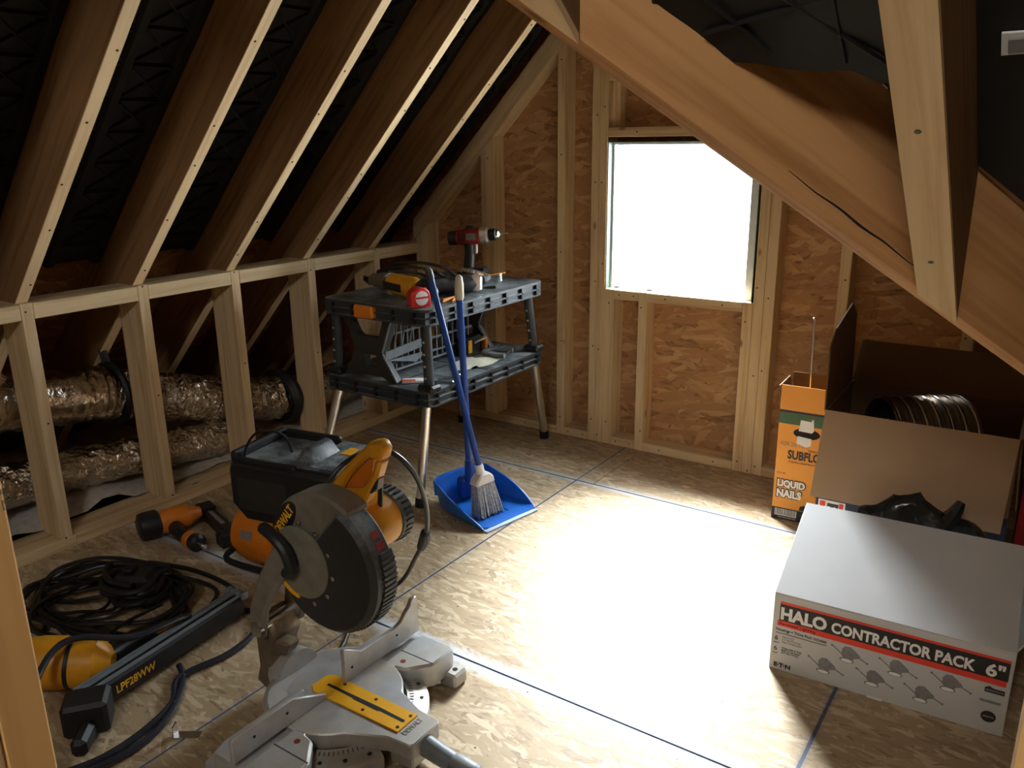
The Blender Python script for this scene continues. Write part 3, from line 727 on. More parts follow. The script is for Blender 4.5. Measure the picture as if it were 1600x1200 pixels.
for (x, y, x2, y2) in ((-1.900, 2.232, -1.895, 2.232), (-1.900, 2.90, -1.905, 2.955), (-2.36, 2.24, -2.37, 2.24), (-2.36, 2.90, -2.365, 2.95)):
    ut = MB().cyl(L_(x, y, 0.702), L_(x2, y2, 0.452), 0.019, n=18).build('upper_leg_tube', MAT['blk_dust'], bench)
    for k in range(4):
        f = 0.25+0.18*k; px, py, pz = x+(x2-x)*f, y+(y2-y)*f, 0.702-0.25*f
        MB().cyl(L_(px, py-0.016, pz), L_(px, py-0.0205, pz), 0.0045, n=8).build('rivet', MAT['beige'], ut)
    MB().box(L_(x2, y2, 0.466), (0.075, 0.06, 0.028)).build('tube_socket', MAT['blk'], bench, bev=0.008)
# X shaped folding end brackets
def bracket(y, dy, side):
    out = [(-2.345, .700), (-2.30, .700), (-2.262, .632), (-2.245, .618), (-2.150, .618), (-2.118, .700), (-2.072, .700), (-2.128, .562), (-2.062, .455), (-2.098, .455),
           (-2.14, .470), (-2.28, .470), (-2.325, .455), (-2.352, .455), (-2.282, .575), (-2.30, .640)]
    hole = [(-2.225, .498), (-2.165, .498), (-2.165, .548), (-2.225, .548)]
    mb = MB()
    cx = -2.195
    # split around the rectangular hand hole
    top = [p for p in out]
    P1 = [(-2.345, .700), (-2.30, .700), (-2.262, .632), (-2.245, .618), (-2.150, .618), (-2.118, .700), (-2.072, .700), (-2.128, .562), (-2.134, .549), (-2.270, .549), (-2.282, .575), (-2.30, .640)]
    P2 = [(-2.270, .5488), (-2.225, .5488), (-2.225, .4982), (-2.309, .4982), (-2.283, .545)]
    P3 = [(-2.165, .5488), (-2.134, .5488), (-2.098, .4982), (-2.165, .4982)]
    P4 = [(-2.311, .498), (-2.098, .498), (-2.064, .453), (-2.098, .453), (-2.14, .466), (-2.28, .466), (-2.325, .453), (-2.338, .453)]
    for P in (P1, P2, P3, P4): mb.prism([(a+2.13, b_) for a, b_ in P], 'y', y-2.59, y-2.59+dy)
    b = mb.build('end_bracket', MAT['bracket'], bench, smooth=False)
    e = MB()
    for a, b2 in (((-2.128, .560), (-2.062, .455)), ((-2.075, .700), (-2.130, .565)), ):
        e.tube([L_(a[0], y-0.003, a[1]), L_(b2[0], y-0.003, b2[1])], 0.004, n=6)
    e.build('bracket_edge', MAT['resin_grey'], b)
    return b
bracket(2.245, 0.03, 0); bracket(2.86, 0.03, 1)
MB().ab(-0.085, 0.012, -0.405, -0.345, 0.704, 0.752).build('clamp_handle', MAT['orange'], bench, bev=0.006)
MB().ab(0.02, 0.055, 0.24, 0.262, 0.460, 0.515).build('clamp_handle', MAT['orange'], bench, bev=0.006)
# folded grille panel between the brackets
gm = MB()
for k in range(15):
    y = 2.30+k*0.036-2.59
    gm.ab(-0.024, -0.016, y-0.003, y+0.003, 0.47, 0.692)
for z in (0.475, 0.505, 0.56, 0.62, 0.688): gm.ab(-0.026, -0.014, -0.30, 0.235, z-0.004, z+0.004)
gm.build('grille_panel', MAT['resin_grey'], bench, smooth=False)
gm = MB()
gm.prism([(-0.335, .565), (-0.10, .58), (-0.10, .545), (-0.335, .530)], 'x', 0.0, 0.006)
gm.prism([(-0.335, .530), (-0.10, .52), (-0.16, .49), (-0.24, .51)], 'x', 0.0, 0.006)
for k in range(4): gm.tube([(0.003, -0.30+k*0.045, 0.695), (0.003, -0.33+k*0.045, 0.56)], 0.004, n=6)
gm.build('folding_arm', MAT['resin_grey'], bench, smooth=False)
sd = MB().sph((0, 0, 0), 0.16, (0.45, 1.1, 0.02), 24, 8); sd.jitter(0.012, 20)
for v in sd.bm.verts: v.co.z = max(v.co.z, 0)
sd = sd.build('sawdust', MAT['sawdust'], kind='stuff'); sd.location = (-2.00, 2.68, 0.4528)
tag(sd, 'pale sawdust sprinkled on the lower bench shelf', 'sawdust')

# ---- things on the bench top
ZT = 0.7608
dr = empty('cordless_drill', (-2.105, 2.80, ZT), 0.35)
tag(dr, 'red and black cordless drill standing upright on the bench top', 'drill')
b = MB().ab(-0.045, 0.065, -0.036, 0.036, 0.0, 0.030).build('battery_base', MAT['greyprint'], dr, bev=0.008)
MB().ab(-0.045, 0.06, -0.034, 0.034, 0.030, 0.062).build('battery_pack', MAT['blk'], dr, bev=0.01)
MB().ab(-0.02, 0.03, -0.0352, -0.034, 0.042, 0.048).build('battery_mark', MAT['white_pl'], dr, smooth=False)
MB().tube([(-0.022, 0, 0.055), (-0.018, 0, 0.10), (-0.016, 0, 0.14), (-0.022, 0, 0.165)], lambda t: 0.021+0.004*abs(t-0.5), n=14).build('grip', MAT['blk'], dr)
MB().lathe([(0.018, -0.075), (0.030, -0.068), (0.034, -0.03), (0.034, 0.022), (0.030, 0.03)], (0, 0, 0.19), (1, 0, 0.10)).build('motor_housing', MAT['red_dk'], dr)
MB().lathe([(0.028, -0.105), (0.031, -0.098), (0.031, -0.072), (0.02, -0.07)], (0, 0, 0.19), (1, 0, 0.10)).build('rear_cap', MAT['blk'], dr)
MB().lathe([(0.030, 0.03), (0.036, 0.036), (0.034, 0.062), (0.026, 0.07)], (0, 0, 0.19), (1, 0, 0.10)).build('gear_collar', MAT['alu'], dr)
MB().lathe([(0.022, 0.068), (0.025, 0.075), (0.025, 0.10), (0.018, 0.105)], (0, 0, 0.19), (1, 0, 0.10)).build('chuck', MAT['blk'], dr)
MB().lathe([(0.022, 0.104), (0.019, 0.112), (0.008, 0.118), (0.003, 0.119)], (0, 0, 0.19), (1, 0, 0.10), n=12).build('chuck_jaws', MAT['steel'], dr)
MB().cyl((0.115, 0, 0.2015), (0.152, 0, 0.2052), 0.0026, n=8).build('drill_bit', MAT['steel'], dr)
MB().ab(0.004, 0.018, -0.008, 0.008, 0.118, 0.160).build('trigger', MAT['beige'], dr, bev=0.004)
MB().ab(-0.02, 0.022, -0.0362, -0.0335, 0.178, 0.206).build('rating_plate', MAT['greyprint'], dr, smooth=False)
vn = MB()
for k in range(4): vn.ab(-0.058+k*0.009, -0.053+k*0.009, -0.0352, -0.030, 0.170, 0.205)
vn.build('vent_slots', MAT['blk'], dr, smooth=False)
MB().ab(-0.03, 0.005, -0.01, 0.01, 0.222, 0.234).build('speed_switch', MAT['blk'], dr, bev=0.003)

tp = empty('tape_measure', (-1.935, 2.238, ZT), -0.35)
tag(tp, 'red tape measure standing on the near corner of the bench top', 'tape measure')
prof = [(-0.036, 0), (0.040, 0), (0.042, 0.03)]+[(0.040*math.cos(a)+0.0, 0.040+0.034*math.sin(a)) for a in [PI*k/10 for k in range(1, 10)]]+[(-0.038, 0.03)]
MB().prism(prof, 'x', -0.022, 0.022).build('case', MAT['red'], tp, bev=0.005)
MB().lathe([(0.026, 0.0), (0.026, 0.0025), (0.02, 0.003)], (0.0218, 0.002, 0.036), (1, 0, 0), n=22).build('face_badge', MAT['white_pl'], tp)
MB().ab(0.0245, 0.0255, -0.024, 0.028, 0.034, 0.041).build('badge_band', MAT['red'], tp, smooth=False)
MB().ab(-0.012, 0.012, -0.042, -0.034, 0.0, 0.012).build('blade_hook', MAT['steel'], tp, bev=0.002)

gl = empty('safety_glasses', (-1.985, 2.765, ZT), 1.05)
tag(gl, 'clear safety glasses lying beside the drill on the bench top', 'safety glasses')
for sgn in (-1, 1):
    pts = [(sgn*(0.006+0.064*k/6), -0.012*(k/6)**2*2) for k in range(7)]
    lm = MB()
    vs = []; fs = []
    for k, (x, y) in enumerate(pts):
        hh = 0.044*(0.8+0.2*math.sin(PI*k/6))
        vs += [(x, y*-1, 0.001), (x, -y+0.004, hh)]
    for k in range(6): fs.append((2*k, 2*k+2, 2*k+3, 2*k+1))
    lm._add(vs, fs); bmesh.ops.solidify(lm.bm, geom=lm.bm.faces[:], thickness=0.002)
    lm.build('lens', MAT['clear'], gl)
    MB().tube([(sgn*0.070, 0.024, 0.034), (sgn*0.074, 0.08, 0.028), (sgn*0.068, 0.13, 0.006)], 0.003, n=6).build('temple_arm', MAT['clear'], gl)
MB().tube([(-0.07, 0.02, 0.043), (-0.03, 0.003, 0.045), (0, 0.0, 0.042), (0.03, 0.003, 0.045), (0.07, 0.02, 0.043)], 0.0025, n=6).build('brow_bar', MAT['amber_lens'], gl)

rs = empty('reciprocating_saw', (-2.12, 2.36, ZT), -0.30)
tag(rs, 'yellow and black corded saw lying on the bench top behind the red tape measure', 'saw')
MB().lathe([(0.030, -0.09), (0.040, -0.08), (0.042, 0.06), (0.034, 0.10)], (0.02, 0, 0.046), (1, 0, 0), n=18).build('body', MAT['yellow'], rs)
MB().lathe([(0.042, -0.02), (0.040, 0.0), (0.036, 0.04), (0.026, 0.11), (0.022, 0.12)], (-0.10, 0, 0.044), (-1, 0, 0), n=18).build('nose_boot', MAT['cast_dk'], rs)
MB().box((-0.235, 0, 0.035), (0.05, 0.05, 0.012), Ry(0.3)).build('shoe', MAT['steel'], rs, bev=0.002)
MB().ab(-0.30, -0.21, -0.0015, 0.0015, 0.034, 0.050).build('saw_blade', MAT['steel'], rs, smooth=False)
MB().tube([(0.11, 0, 0.05), (0.16, 0.0, 0.075), (0.20, 0, 0.07), (0.22, 0, 0.04), (0.16, 0, 0.025), (0.11, 0, 0.03)], 0.017, n=10).build('handle', MAT['blk'], rs)
MB().ab(-0.07, 0.06, -0.0432, -0.041, 0.030, 0.060).build('black_panel', MAT['blk'], rs, bev=0.001)
cc = MB().tube([(-2.30, 2.45, .80), (-2.22, 2.42, .87), (-2.10, 2.44, .885), (-1.99, 2.47, .865), (-1.95, 2.52, .80), (-2.05, 2.55, .79), (-2.2, 2.52, .83), (-2.28, 2.40, .84), (-2.15, 2.40, .872), (-2.02, 2.44, .855), (-2.03, 2.54, 0.80), (-2.10, 2.62, 0.768)], 0.006, n=8, res=8)
cc = cc.build('power_cord', MAT['cord']); tag(cc, 'black power cord heaped over the yellow saw on the bench', 'cord')
gr = empty('angle_grinder', (-1.975, 2.50, ZT), 1.15)
tag(gr, 'black and steel grinder lying between the saw and the broom tip', 'grinder')
MB().lathe([(0.024, -0.14), (0.030, -0.12), (0.032, 0.02), (0.038, 0.05), (0.034, 0.08)], (0, 0, 0.040), (1, 0, 0), n=18).build('body', MAT['blk_dust'], gr)
MB().lathe([(0.016, -0.035), (0.034, -0.03), (0.036, 0.03), (0.026, 0.038)], (0.085, 0, 0.045), (0, 0, 1), n=18).build('gear_head', MAT['alu'], gr)
MB().lathe([(0.055, 0.0), (0.057, 0.012), (0.04, 0.016)], (0.09, 0, 0.075), (0.3, 0, 1), n=24).build('disc_guard', MAT['steel'], gr)
MB().cyl((0.085, 0.03, 0.045), (0.085, 0.12, 0.055), 0.013, n=12).build('side_handle', MAT['blk'], gr)
for i, (x, y, a) in enumerate(((-1.925, 2.395, 0.25), (-1.915, 2.42, 0.5), (-1.94, 2.43, 0.05))):
    p = empty('pencil', (x, y, ZT+0.0038), PI/2+a)
    tag(p, ['orange carpenter pencil nearest the broom handle on the bench top', 'orange carpenter pencil crossing between two others on the bench', 'orange carpenter pencil farthest back beside the grinder'][i], 'pencil', 'pencils on the bench top')
    MB().cyl((-0.05, 0, 0), (0.05, 0, 0), 0.0035, n=6).build('barrel', MAT['pencil'], p)
    MB().cyl((0.05, 0, 0), (0.062, 0, 0), 0.0034, 0.0008, n=6).build('sharpened_tip', MAT['chip'], p)
pl = empty('pliers', (-1.955, 2.66, ZT), 0.9); tag(pl, 'small black pliers lying in front of the drill battery', 'pliers')
MB().tube([(-0.06, 0.018, 0.006), (-0.02, 0.010, 0.006), (0.01, 0, 0.006), (0.05, -0.004, 0.006)], 0.005, n=6).build('jaw_arm', MAT['blk'], pl)
MB().tube([(-0.06, -0.018, 0.008), (-0.02, -0.010, 0.008), (0.01, 0, 0.008), (0.05, 0.004, 0.008)], 0.005, n=6).build('jaw_arm', MAT['blk'], pl)
cs = empty('cardboard_sleeve', (-2.06, 2.70, ZT), 0.3); tag(cs, 'flat yellow and white packet under the drill battery edge', 'packet')
MB().ab(-0.03, 0.03, -0.045, 0.045, 0, 0.012).build('packet_body', MAT['carton_yel'], cs, bev=0.001)
MB().ab(-0.025, 0.028, -0.04, 0.0, 0.012, 0.0125).build('packet_label', MAT['whiteprint'], cs, smooth=False)
# ---- things on the lower shelf
ZS = 0.4533
ck = empty('c_clamp', (-1.99, 2.80, ZS), 0.25); tag(ck, 'grey c clamp lying on the lower shelf near the far leg', 'clamp')
MB().tube([(0.05, -0.05, 0.012), (-0.02, -0.05, 0.012), (-0.055, -0.02, 0.012), (-0.055, 0.03, 0.012), (-0.02, 0.055, 0.012), (0.05, 0.055, 0.012)], 0.011, n=8).build('frame', MAT['resin_grey'], ck)
MB().cyl((0.045, 0.10, 0.012), (0.045, -0.02, 0.012), 0.005, n=10).build('screw', MAT['steel'], ck)
kb = empty('knife_blade_pack', (-2.02, 2.30, ZS), 0.7); tag(kb, 'small red and white packet on the lower shelf beside the near bracket', 'packet')
MB().ab(-0.05, 0.05, -0.022, 0.022, 0, 0.010).build('packet_body', MAT['whiteprint'], kb, bev=0.002)
MB().ab(-0.05, 0.0, -0.0225, -0.002, 0.010, 0.0105).build('red_corner', MAT['redprint'], kb, smooth=False)
for i, (x, y, a) in enumerate(((-1.93, 2.34, 0.4), (-1.94, 2.40, 1.1))):
    o = empty('small_wrench', (x, y, ZS), a); tag(o, ['small steel wrench on the lower shelf just behind the near tube', 'small steel wrench on the lower shelf under the crossed handles'][i], 'wrench')
    MB().ab(-0.045, 0.045, -0.006, 0.006, 0, 0.006).build('shank', MAT['steel'], o, bev=0.002)
    MB().tube([(0.075, 0.012, 0.004), (0.055, 0.014, 0.004), (0.045, 0, 0.004), (0.055, -0.014, 0.004), (0.075, -0.012, 0.004)], 0.0045, n=6).build('open_jaw', MAT['steel'], o)
tc_ = empty('tool_case', (-2.15, 2.76, ZS), 0.1); tag(tc_, 'black tool case with yellow latch on the back of the lower shelf', 'tool case')
MB().ab(-0.07, 0.06, -0.055, 0.085, 0, 0.07).build('case_body', MAT['blk'], tc_, bev=0.012)
MB().ab(0.058, 0.068, -0.05, -0.022, 0.01, 0.066).build('latch', MAT['yellow'], tc_, bev=0.003)
MB().tube([(0.064, 0.0, 0.05), (0.075, 0.01, 0.056), (0.075, 0.06, 0.056), (0.064, 0.07, 0.05)], 0.005, n=6).build('carry_handle', MAT['beige'], tc_)

# ================================================================== BROOM AND DUSTPAN
pan = empty('dustpan', (-1.573, 2.273, 0), -0.195)
tag(pan, 'blue upright dustpan with long handle standing on the floor before the bench', 'dustpan')
mb = MB()
rows_ = []
# floor of pan and curved walls: sections across Y from lip (x=0) to back (x=-0.26)
secs = []
for k in range(9):
    f = k/8; x = -0.265*f
    hw = 0.130+0.012*math.sin(PI*f)-0.016*f*f; h = 0.006+0.105*(f**0.75)
    secs.append((x, hw, h))
outl = []
for x, hw, h in secs:
    ring_ = []
    for (yy, zz) in ((-hw-0.012*h/0.1, h), (-hw-0.004, h*0.5), (-hw+0.006, 0.012), (-hw+0.03, 0.005), (0, 0.004), (hw-0.03, 0.005), (hw-0.006, 0.012), (hw+0.004, h*0.5), (hw+0.012*h/0.1, h)): ring_.append((x, yy, zz))
    outl.append(ring_)
vs = [p for r_ in outl for p in r_]; n = 9; fs = []
for k in range(8):
    for i in range(n-1): fs.append((k*n+i, k*n+i+1, (k+1)*n+i+1, (k+1)*n+i))
base = len(vs)
hb = secs[-1][2]
# rounded back wall
for zz in (hb*0.5, hb):
    for yy in [r_[1] for r_ in outl[-1]]:
        vs.append((-0.265-0.035*(1-(yy/0.16)**2)*(0.6+0.4*zz/hb), yy*(1.0 if zz > hb*0.7 else 0.97), zz))
last = outl[-1]
for i in range(n-1):
    fs.append((8*n+i, 8*n+i+1, base+i+1, base+i)); fs.append((base+i, base+i+1, base+n+i+1, base+n+i))
mb._add(vs, fs); bmesh.ops.recalc_face_normals(mb.bm, faces=mb.bm.faces); bmesh.ops.solidify(mb.bm, geom=mb.bm.faces[:], thickness=0.004)
for v in mb.bm.verts: v.co.z = max(v.co.z, 0.0006)
mb.build('pan', MAT['blue'], pan)
MB().prism([(0.018, -0.128), (0.018, 0.128), (-0.006, 0.132), (-0.006, -0.132)], 'z', 0.0006, 0.0065).build('lip', MAT['lip'], pan, smooth=False)
rd = MB()
for k in range(6): rd.tube([(-0.055, -0.075+k*0.024, 0.0085), (-0.125, -0.075+k*0.024, 0.0085)], 0.003, n=6)
rd.build('floor_ridges', MAT['blue'], pan)
rim = MB().tube([(p[0][0], p[0][1], p[0][2]) for p in outl]+[(-0.298, -0.09, hb), (-0.302, 0, hb), (-0.298, 0.09, hb)]+[(p[8][0], p[8][1], p[8][2]) for p in outl[::-1]], 0.0045, n=6, res=3).build('rim', MAT['blue'], pan)
# handle socket and handle
def pl_(x, y, z):
    v = Rz(0.195) @ Vector((x+1.573, y-2.273, z)); return v
MB().cyl(pl_(-1.80, 2.335, 0.03), pl_(-1.80, 2.333, 0.17), 0.020, 0.016, n=14).build('handle_socket', MAT['dkblue'], pan)
MB().box(pl_(-1.82, 2.338, 0.055), (0.05, 0.07, 0.09), Rz(0.0)).build('socket_block', MAT['dkblue'], pan, bev=0.012)
MB().cyl(pl_(-1.80, 2.333, 0.16), pl_(-1.802, 2.307, 0.80), 0.0125, n=14).build('handle', MAT['dkblue'], pan)
MB().lathe([(0.0135, 0), (0.0165, 0.01), (0.0165, 0.055), (0.012, 0.082), (0.004, 0.09)], pl_(-1.802, 2.307, 0.79), (0, 0, 1), n=14).build('hand_grip', MAT['beige'], pan)

br = empty('broom', (-1.675, 2.262, 0.0125))
tag(br, 'blue handled broom with grey bristles standing in the blue dustpan', 'broom')
def bl(x, y, z): return Vector((x+1.675, y-2.262, z-0.0125))
# bristles: leaning bundle flaring to the floor, along Y
hd = Rz(-0.195)
bm_ = MB()
for i in range(26):
    for j in range(5):
        a = -1+2*i/25; c_ = -1+2*j/4
        top = hd @ Vector((-0.012+c_*0.014, a*0.040, 0.118)); bot = hd @ Vector((0.012+c_*0.022+random.uniform(-.004, .004), a*0.056+random.uniform(-.003, .003), 0.0005+random.uniform(0, .006)))
        bm_.cyl(bot, top, 0.0030, n=4)
bm_.ab(-0.012, 0.0, -0.036, 0.036, 0.03, 0.11)
bm_.build('bristles', MAT['bristle'], br, kind='stuff', smooth=False)
MB().prism([(-0.047, 0.112), (0.047, 0.112), (0.040, 0.138), (0.016, 0.158), (-0.016, 0.158), (-0.040, 0.138)], 'x', -0.036, 0.010).rot(hd).build('head_cap', MAT['white_pl'], br, bev=0.006)
p0 = bl(-1.688, 2.258, 0.165); p1 = bl(-1.850, 2.207, 0.885)
dd = (p1-p0).normalized()
MB().cyl(p0-dd*0.012, p0+dd*0.035, 0.0165, 0.0155, n=14).build('handle_ferrule', MAT['white_pl'], br)
MB().cyl(p0+dd*0.03, p1, 0.0115, n=14).build('handle', MAT['dkblue'], br)
MB().lathe([(0.0125, 0), (0.0135, 0.006), (0.0135, 0.03), (0.008, 0.04)], p1-dd*0.012, dd, n=14).build('hanging_cap', MAT['blk_dust'], br)

# ================================================================== MITER SAW
ms = empty('miter_saw', (-1.29, 1.145, 0))
tag(ms, 'big yellow and silver miter saw with raised blade guard on the floor, nearest tool', 'miter saw')
def wing(s):
    P = [(0.012, 0.085), (0.012, 0.292), (0.112, 0.292), (0.122, 0.282), (0.122, 0.205), (0.075, 0.150), (0.052, 0.145), (0.052, 0.085)]
    Q = [(-0.10, 0.10), (-0.10, 0.25), (-0.085, 0.292), (0.0115, 0.292), (0.0115, 0.10)]
    P = [(a, b_*s) for a, b_ in P]; Q = [(a, b_*s) for a, b_ in Q]
    MB().prism(P, 'z', 0.022, 0.090).build('base_wing', MAT['cast'], ms, bev=0.006)
    MB().prism(Q, 'z', 0.03, 0.080).build('rear_wing', MAT['cast'], ms, bev=0.006)
    for (x, y) in ((0.128, 0.272), (-0.098, 0.262)):
        ft = MB().ab(x-0.028, x+0.026, s*y-0.026, s*y+0.026, 0.0, 0.040).build('mounting_foot', MAT['cast'], ms, bev=0.006)
        MB().cyl((x+0.006, s*y, 0.0395), (x+0.006, s*y, 0.0408), 0.007, n=12).build('bolt_hole', MAT['dark'], ft)
        MB().cyl((x-0.014, s*y-0.012*s, 0.0395), (x-0.014, s*y-0.012*s, 0.0406), 0.0035, n=10).build('bolt_hole', MAT['dark'], ft)
    MB().ab(0.015, 0.119, s*0.205-0.0012, s*0.205+0.0012, 0.0893, 0.0905).build('wing_groove', MAT['blackprint'], ms, smooth=False)
    MB().lathe([(0.007, 0), (0.007, 0.0010), (0.004, 0.0012)], (0.05, s*0.172, 0.0898), (0, 0, 1), n=14).build('no_hands_mark', MAT['redtext'], ms)
wing(1); wing(-1)
# base pan under the turntable
MB().lathe([(0.165, 0.008), (0.178, 0.02), (0.178, 0.045), (0.16, 0.05)], (0, 0, 0), (0, 0, 1), n=40).build('base_ring', MAT['cast_dk'], ms)
# turntable with front tongue
tt = [(0.152*math.cos(a), 0.152*math.sin(a)) for a in [math.radians(d) for d in range(32, 329, 9)]]
tt += [(0.205, -0.055), (0.262, -0.050), (0.270, -0.042), (0.270, 0.042), (0.262, 0.050), (0.205, 0.055)]
MB().prism(tt, 'z', 0.052, 0.0915).build('turntable', MAT['cast'], ms, bev=0.003)
MB().prism([(0.20, -0.046), (0.262, -0.040), (0.262, 0.040), (0.20, 0.046)], 'z', 0.018, 0.0518).build('tongue_skirt', MAT['cast'], ms, bev=0.004)
MB().ab(-0.128, -0.018, -0.07, 0.07, 0.0912, 0.0925).build('rear_dish', MAT['cast'], ms, bev=0.001)
# raised dish rim behind the fence
rm = MB(); n = 22; vs = []; fs = []
for k in range(n+1):
    a = math.radians(95+170*k/n); c_, s_ = math.cos(a), math.sin(a)
    for r_, z in ((0.172, 0.03), (0.172, 0.094), (0.160, 0.1), (0.118, 0.0915), (0.118, 0.03)): vs.append((r_*c_, r_*s_, z))
for k in range(n):
    for i in range(4): fs.append((k*5+i, k*5+i+1, (k+1)*5+i+1, (k+1)*5+i))
rm._add(vs, fs); rm.build('dish_rim', MAT['cast'], ms)
kp = MB().prism([(-0.064, -0.024), (-0.045, -0.037), (0.216, -0.034), (0.216, 0.034), (-0.045, 0.037), (-0.064, 0.024)], 'z', 0.0905, 0.0945).build('kerf_plate', MAT['yplate'], ms, bev=0.001)
MB().prism([(-0.035, -0.0035), (0.05, -0.005), (0.055, -0.007), (0.13, -0.007), (0.135, -0.004), (0.205, -0.004), (0.205, 0.004), (0.13, 0.006), (-0.035, 0.0035)], 'z', 0.0942, 0.0949).build('kerf_slot', MAT['dark'], kp, smooth=False)
for (x, y) in ((0.10, 0.022), (0.10, -0.022), (0.205, 0.022), (0.205, -0.022), (0.0, 0.022)):
    MB().cyl((x, y, 0.0942), (x, y, 0.0953), 0.0042, n=10).build('screw', MAT['blk'], kp)
for s in (1, -1):
    P = [(0.026, 0.0915), (0.026, 0.180), (0.032, 0.183), (0.085, 0.150), (0.205, 0.147), (0.228, 0.152), (0.250, 0.172), (0.263, 0.180), (0.272, 0.196), (0.290, 0.198), (0.293, 0.190), (0.296, 0.0915)]
    if s < 0: P = [(0.034, 0.0915), (0.034, 0.102), (0.13, 0.150), (0.290, 0.152), (0.296, 0.146), (0.296, 0.0915)]
    MB().prism([(y*s, z) for y, z in P], 'x', -0.014, -0.002).build('fence', MAT['cast'], ms, bev=0.002)
    MB().prism([(y*s, z) for y, z in ((0.085, 0.0915), (0.085, 0.142), (0.205, 0.14), (0.25, 0.11), (0.25, 0.0915))], 'x', -0.034, -0.0145).build('fence_back', MAT['cast'], ms, bev=0.004)
    for y in ((0.05, 0.21) if s > 0 else (0.15, 0.24)): MB().cyl((-0.0025, y*s, 0.125), (-0.0012, y*s, 0.125), 0.0035, n=10).build('fence_hole', MAT['dark'], ms)
# detent scale at the front
n = 16
for s in (1, -1):
    sc = MB(); vs = []; fs = []
    for k in range(n+1):
        a = s*math.radians(18+44*k/n); c_, s_ = math.cos(a), math.sin(a)
        for r_, z in ((0.160, 0.03), (0.160, 0.058), (0.205, 0.050), (0.212, 0.044), (0.212, 0.018), (0.16, 0.018)): vs.append((r_*c_, r_*s_, z))
    for k in range(n):
        for i in range(5): fs.append((k*6+i, k*6+i+1, (k+1)*6+i+1, (k+1)*6+i))
    sc._add(vs, fs)
    scb = sc.build('miter_scale', MAT['cast'], ms)
    tk = MB()
    for k in range(12):
        a = s*math.radians(21+38*k/11); c_, s_ = math.cos(a), math.sin(a)
        tk.tube([(0.166*c_, 0.166*s_, 0.0582), (0.176*c_, 0.176*s_, 0.0563)], 0.0009, n=4)
    for k in range(3):
        a = s*math.radians(25+16*k); tk.cyl((0.194*math.cos(a), 0.194*math.sin(a), 0.0522), (0.194*math.cos(a), 0.194*math.sin(a), 0.0540), 0.005, n=8)
    tk.build('scale_ticks', MAT['blackprint'], scb, smooth=False, kind='stuff')
text('DEWALT', 'lettering', MAT['guard_grey'], ms, (0.236, -0.030, 0.0916), (0, 1, 0), (-1, 0, 0), 0.06, 0.014, 0.02)
MB().tube([(0.268, 0.0, 0.06), (0.32, 0.0, 0.052), (0.345, 0.0, 0.050)], lambda t: 0.024-0.004*t, n=14).build('lock_handle', MAT['resin_grey'], ms)
MB().lathe([(0.020, 0), (0.024, 0.01), (0.025, 0.06), (0.018, 0.075)], (0.34, 0.0, 0.050), (1, 0, -0.12), n=14).build('handle_knob', MAT['blk_dust'], ms)
# rear trunnion, bevel housing, arm
MB().lathe([(0.062, -0.03), (0.060, 0.0), (0.050, 0.025), (0.036, 0.03)], (-0.165, 0, 0.085), (-1, 0, 0), n=26).build('bevel_housing', MAT['cast'], ms)
MB().prism([(-0.205, 0.03), (-0.165, 0.06), (-0.168, 0.165), (-0.150, 0.20), (-0.175, 0.24), (-0.215, 0.25), (-0.235, 0.20), (-0.232, 0.10), (-0.25, 0.05)], 'y', -0.045, 0.04).build('tilt_post', MAT['cast_dk'], ms, bev=0.010)
MB().prism([(-0.178, 0.150), (-0.120, 0.168), (-0.100, 0.205), (-0.150, 0.200)], 'y', -0.05, -0.01).build('pivot_lug', MAT['cast_dk'], ms, bev=0.006)
MB().cyl((-0.190, -0.07, 0.225), (-0.190, 0.07, 0.225), 0.020, n=16).build('pivot_pin', MAT['steel'], ms)
MB().prism([(-0.225, 0.200), (-0.175, 0.195), (-0.160, 0.27), (-0.125, 0.335), (-0.055, 0.425), (-0.055, 0.47), (-0.108, 0.465), (-0.165, 0.38), (-0.215, 0.28)], 'y', -0.066, -0.044).build('arm', MAT['guard_grey'], ms, bev=0.008)
MB().prism([(-0.225, 0.20), (-0.165, 0.20), (-0.06, 0.40), (-0.02, 0.52), (-0.10, 0.50), (-0.20, 0.33)], 'y', 0.035, 0.06).build('arm', MAT['guard_grey'], ms, bev=0.008)
MB().tube([(-0.130, -0.065, 0.505), (-0.085, -0.075, 0.50), (-0.052, -0.075, 0.475), (-0.040, -0.072, 0.435), (-0.058, -0.070, 0.415)], 0.014, n=10).build('guard_link', MAT['blk'], ms)
C = Vector((0.022, 0, 0.442))
# upper fixed guard: grey half disc shell
def sector(r, a0, a1, y0, y1, n=26, inner=0.0, cx=C.x, cz=C.z):
    pts = [(cx+r*math.cos(math.radians(a0+(a1-a0)*k/n)), cz+r*math.sin(math.radians(a0+(a1-a0)*k/n))) for k in range(n+1)]
    if inner: pts += [(cx+inner*math.cos(math.radians(a0+(a1-a0)*k/n)), cz+inner*math.sin(math.radians(a0+(a1-a0)*k/n))) for k in range(n, -1, -1)]
    return MB().prism(pts, 'y', y0, y1)
sector(0.168, 58, 235, -0.036, 0.034).build('upper_guard', MAT['guard_grey'], ms, bev=0.006)
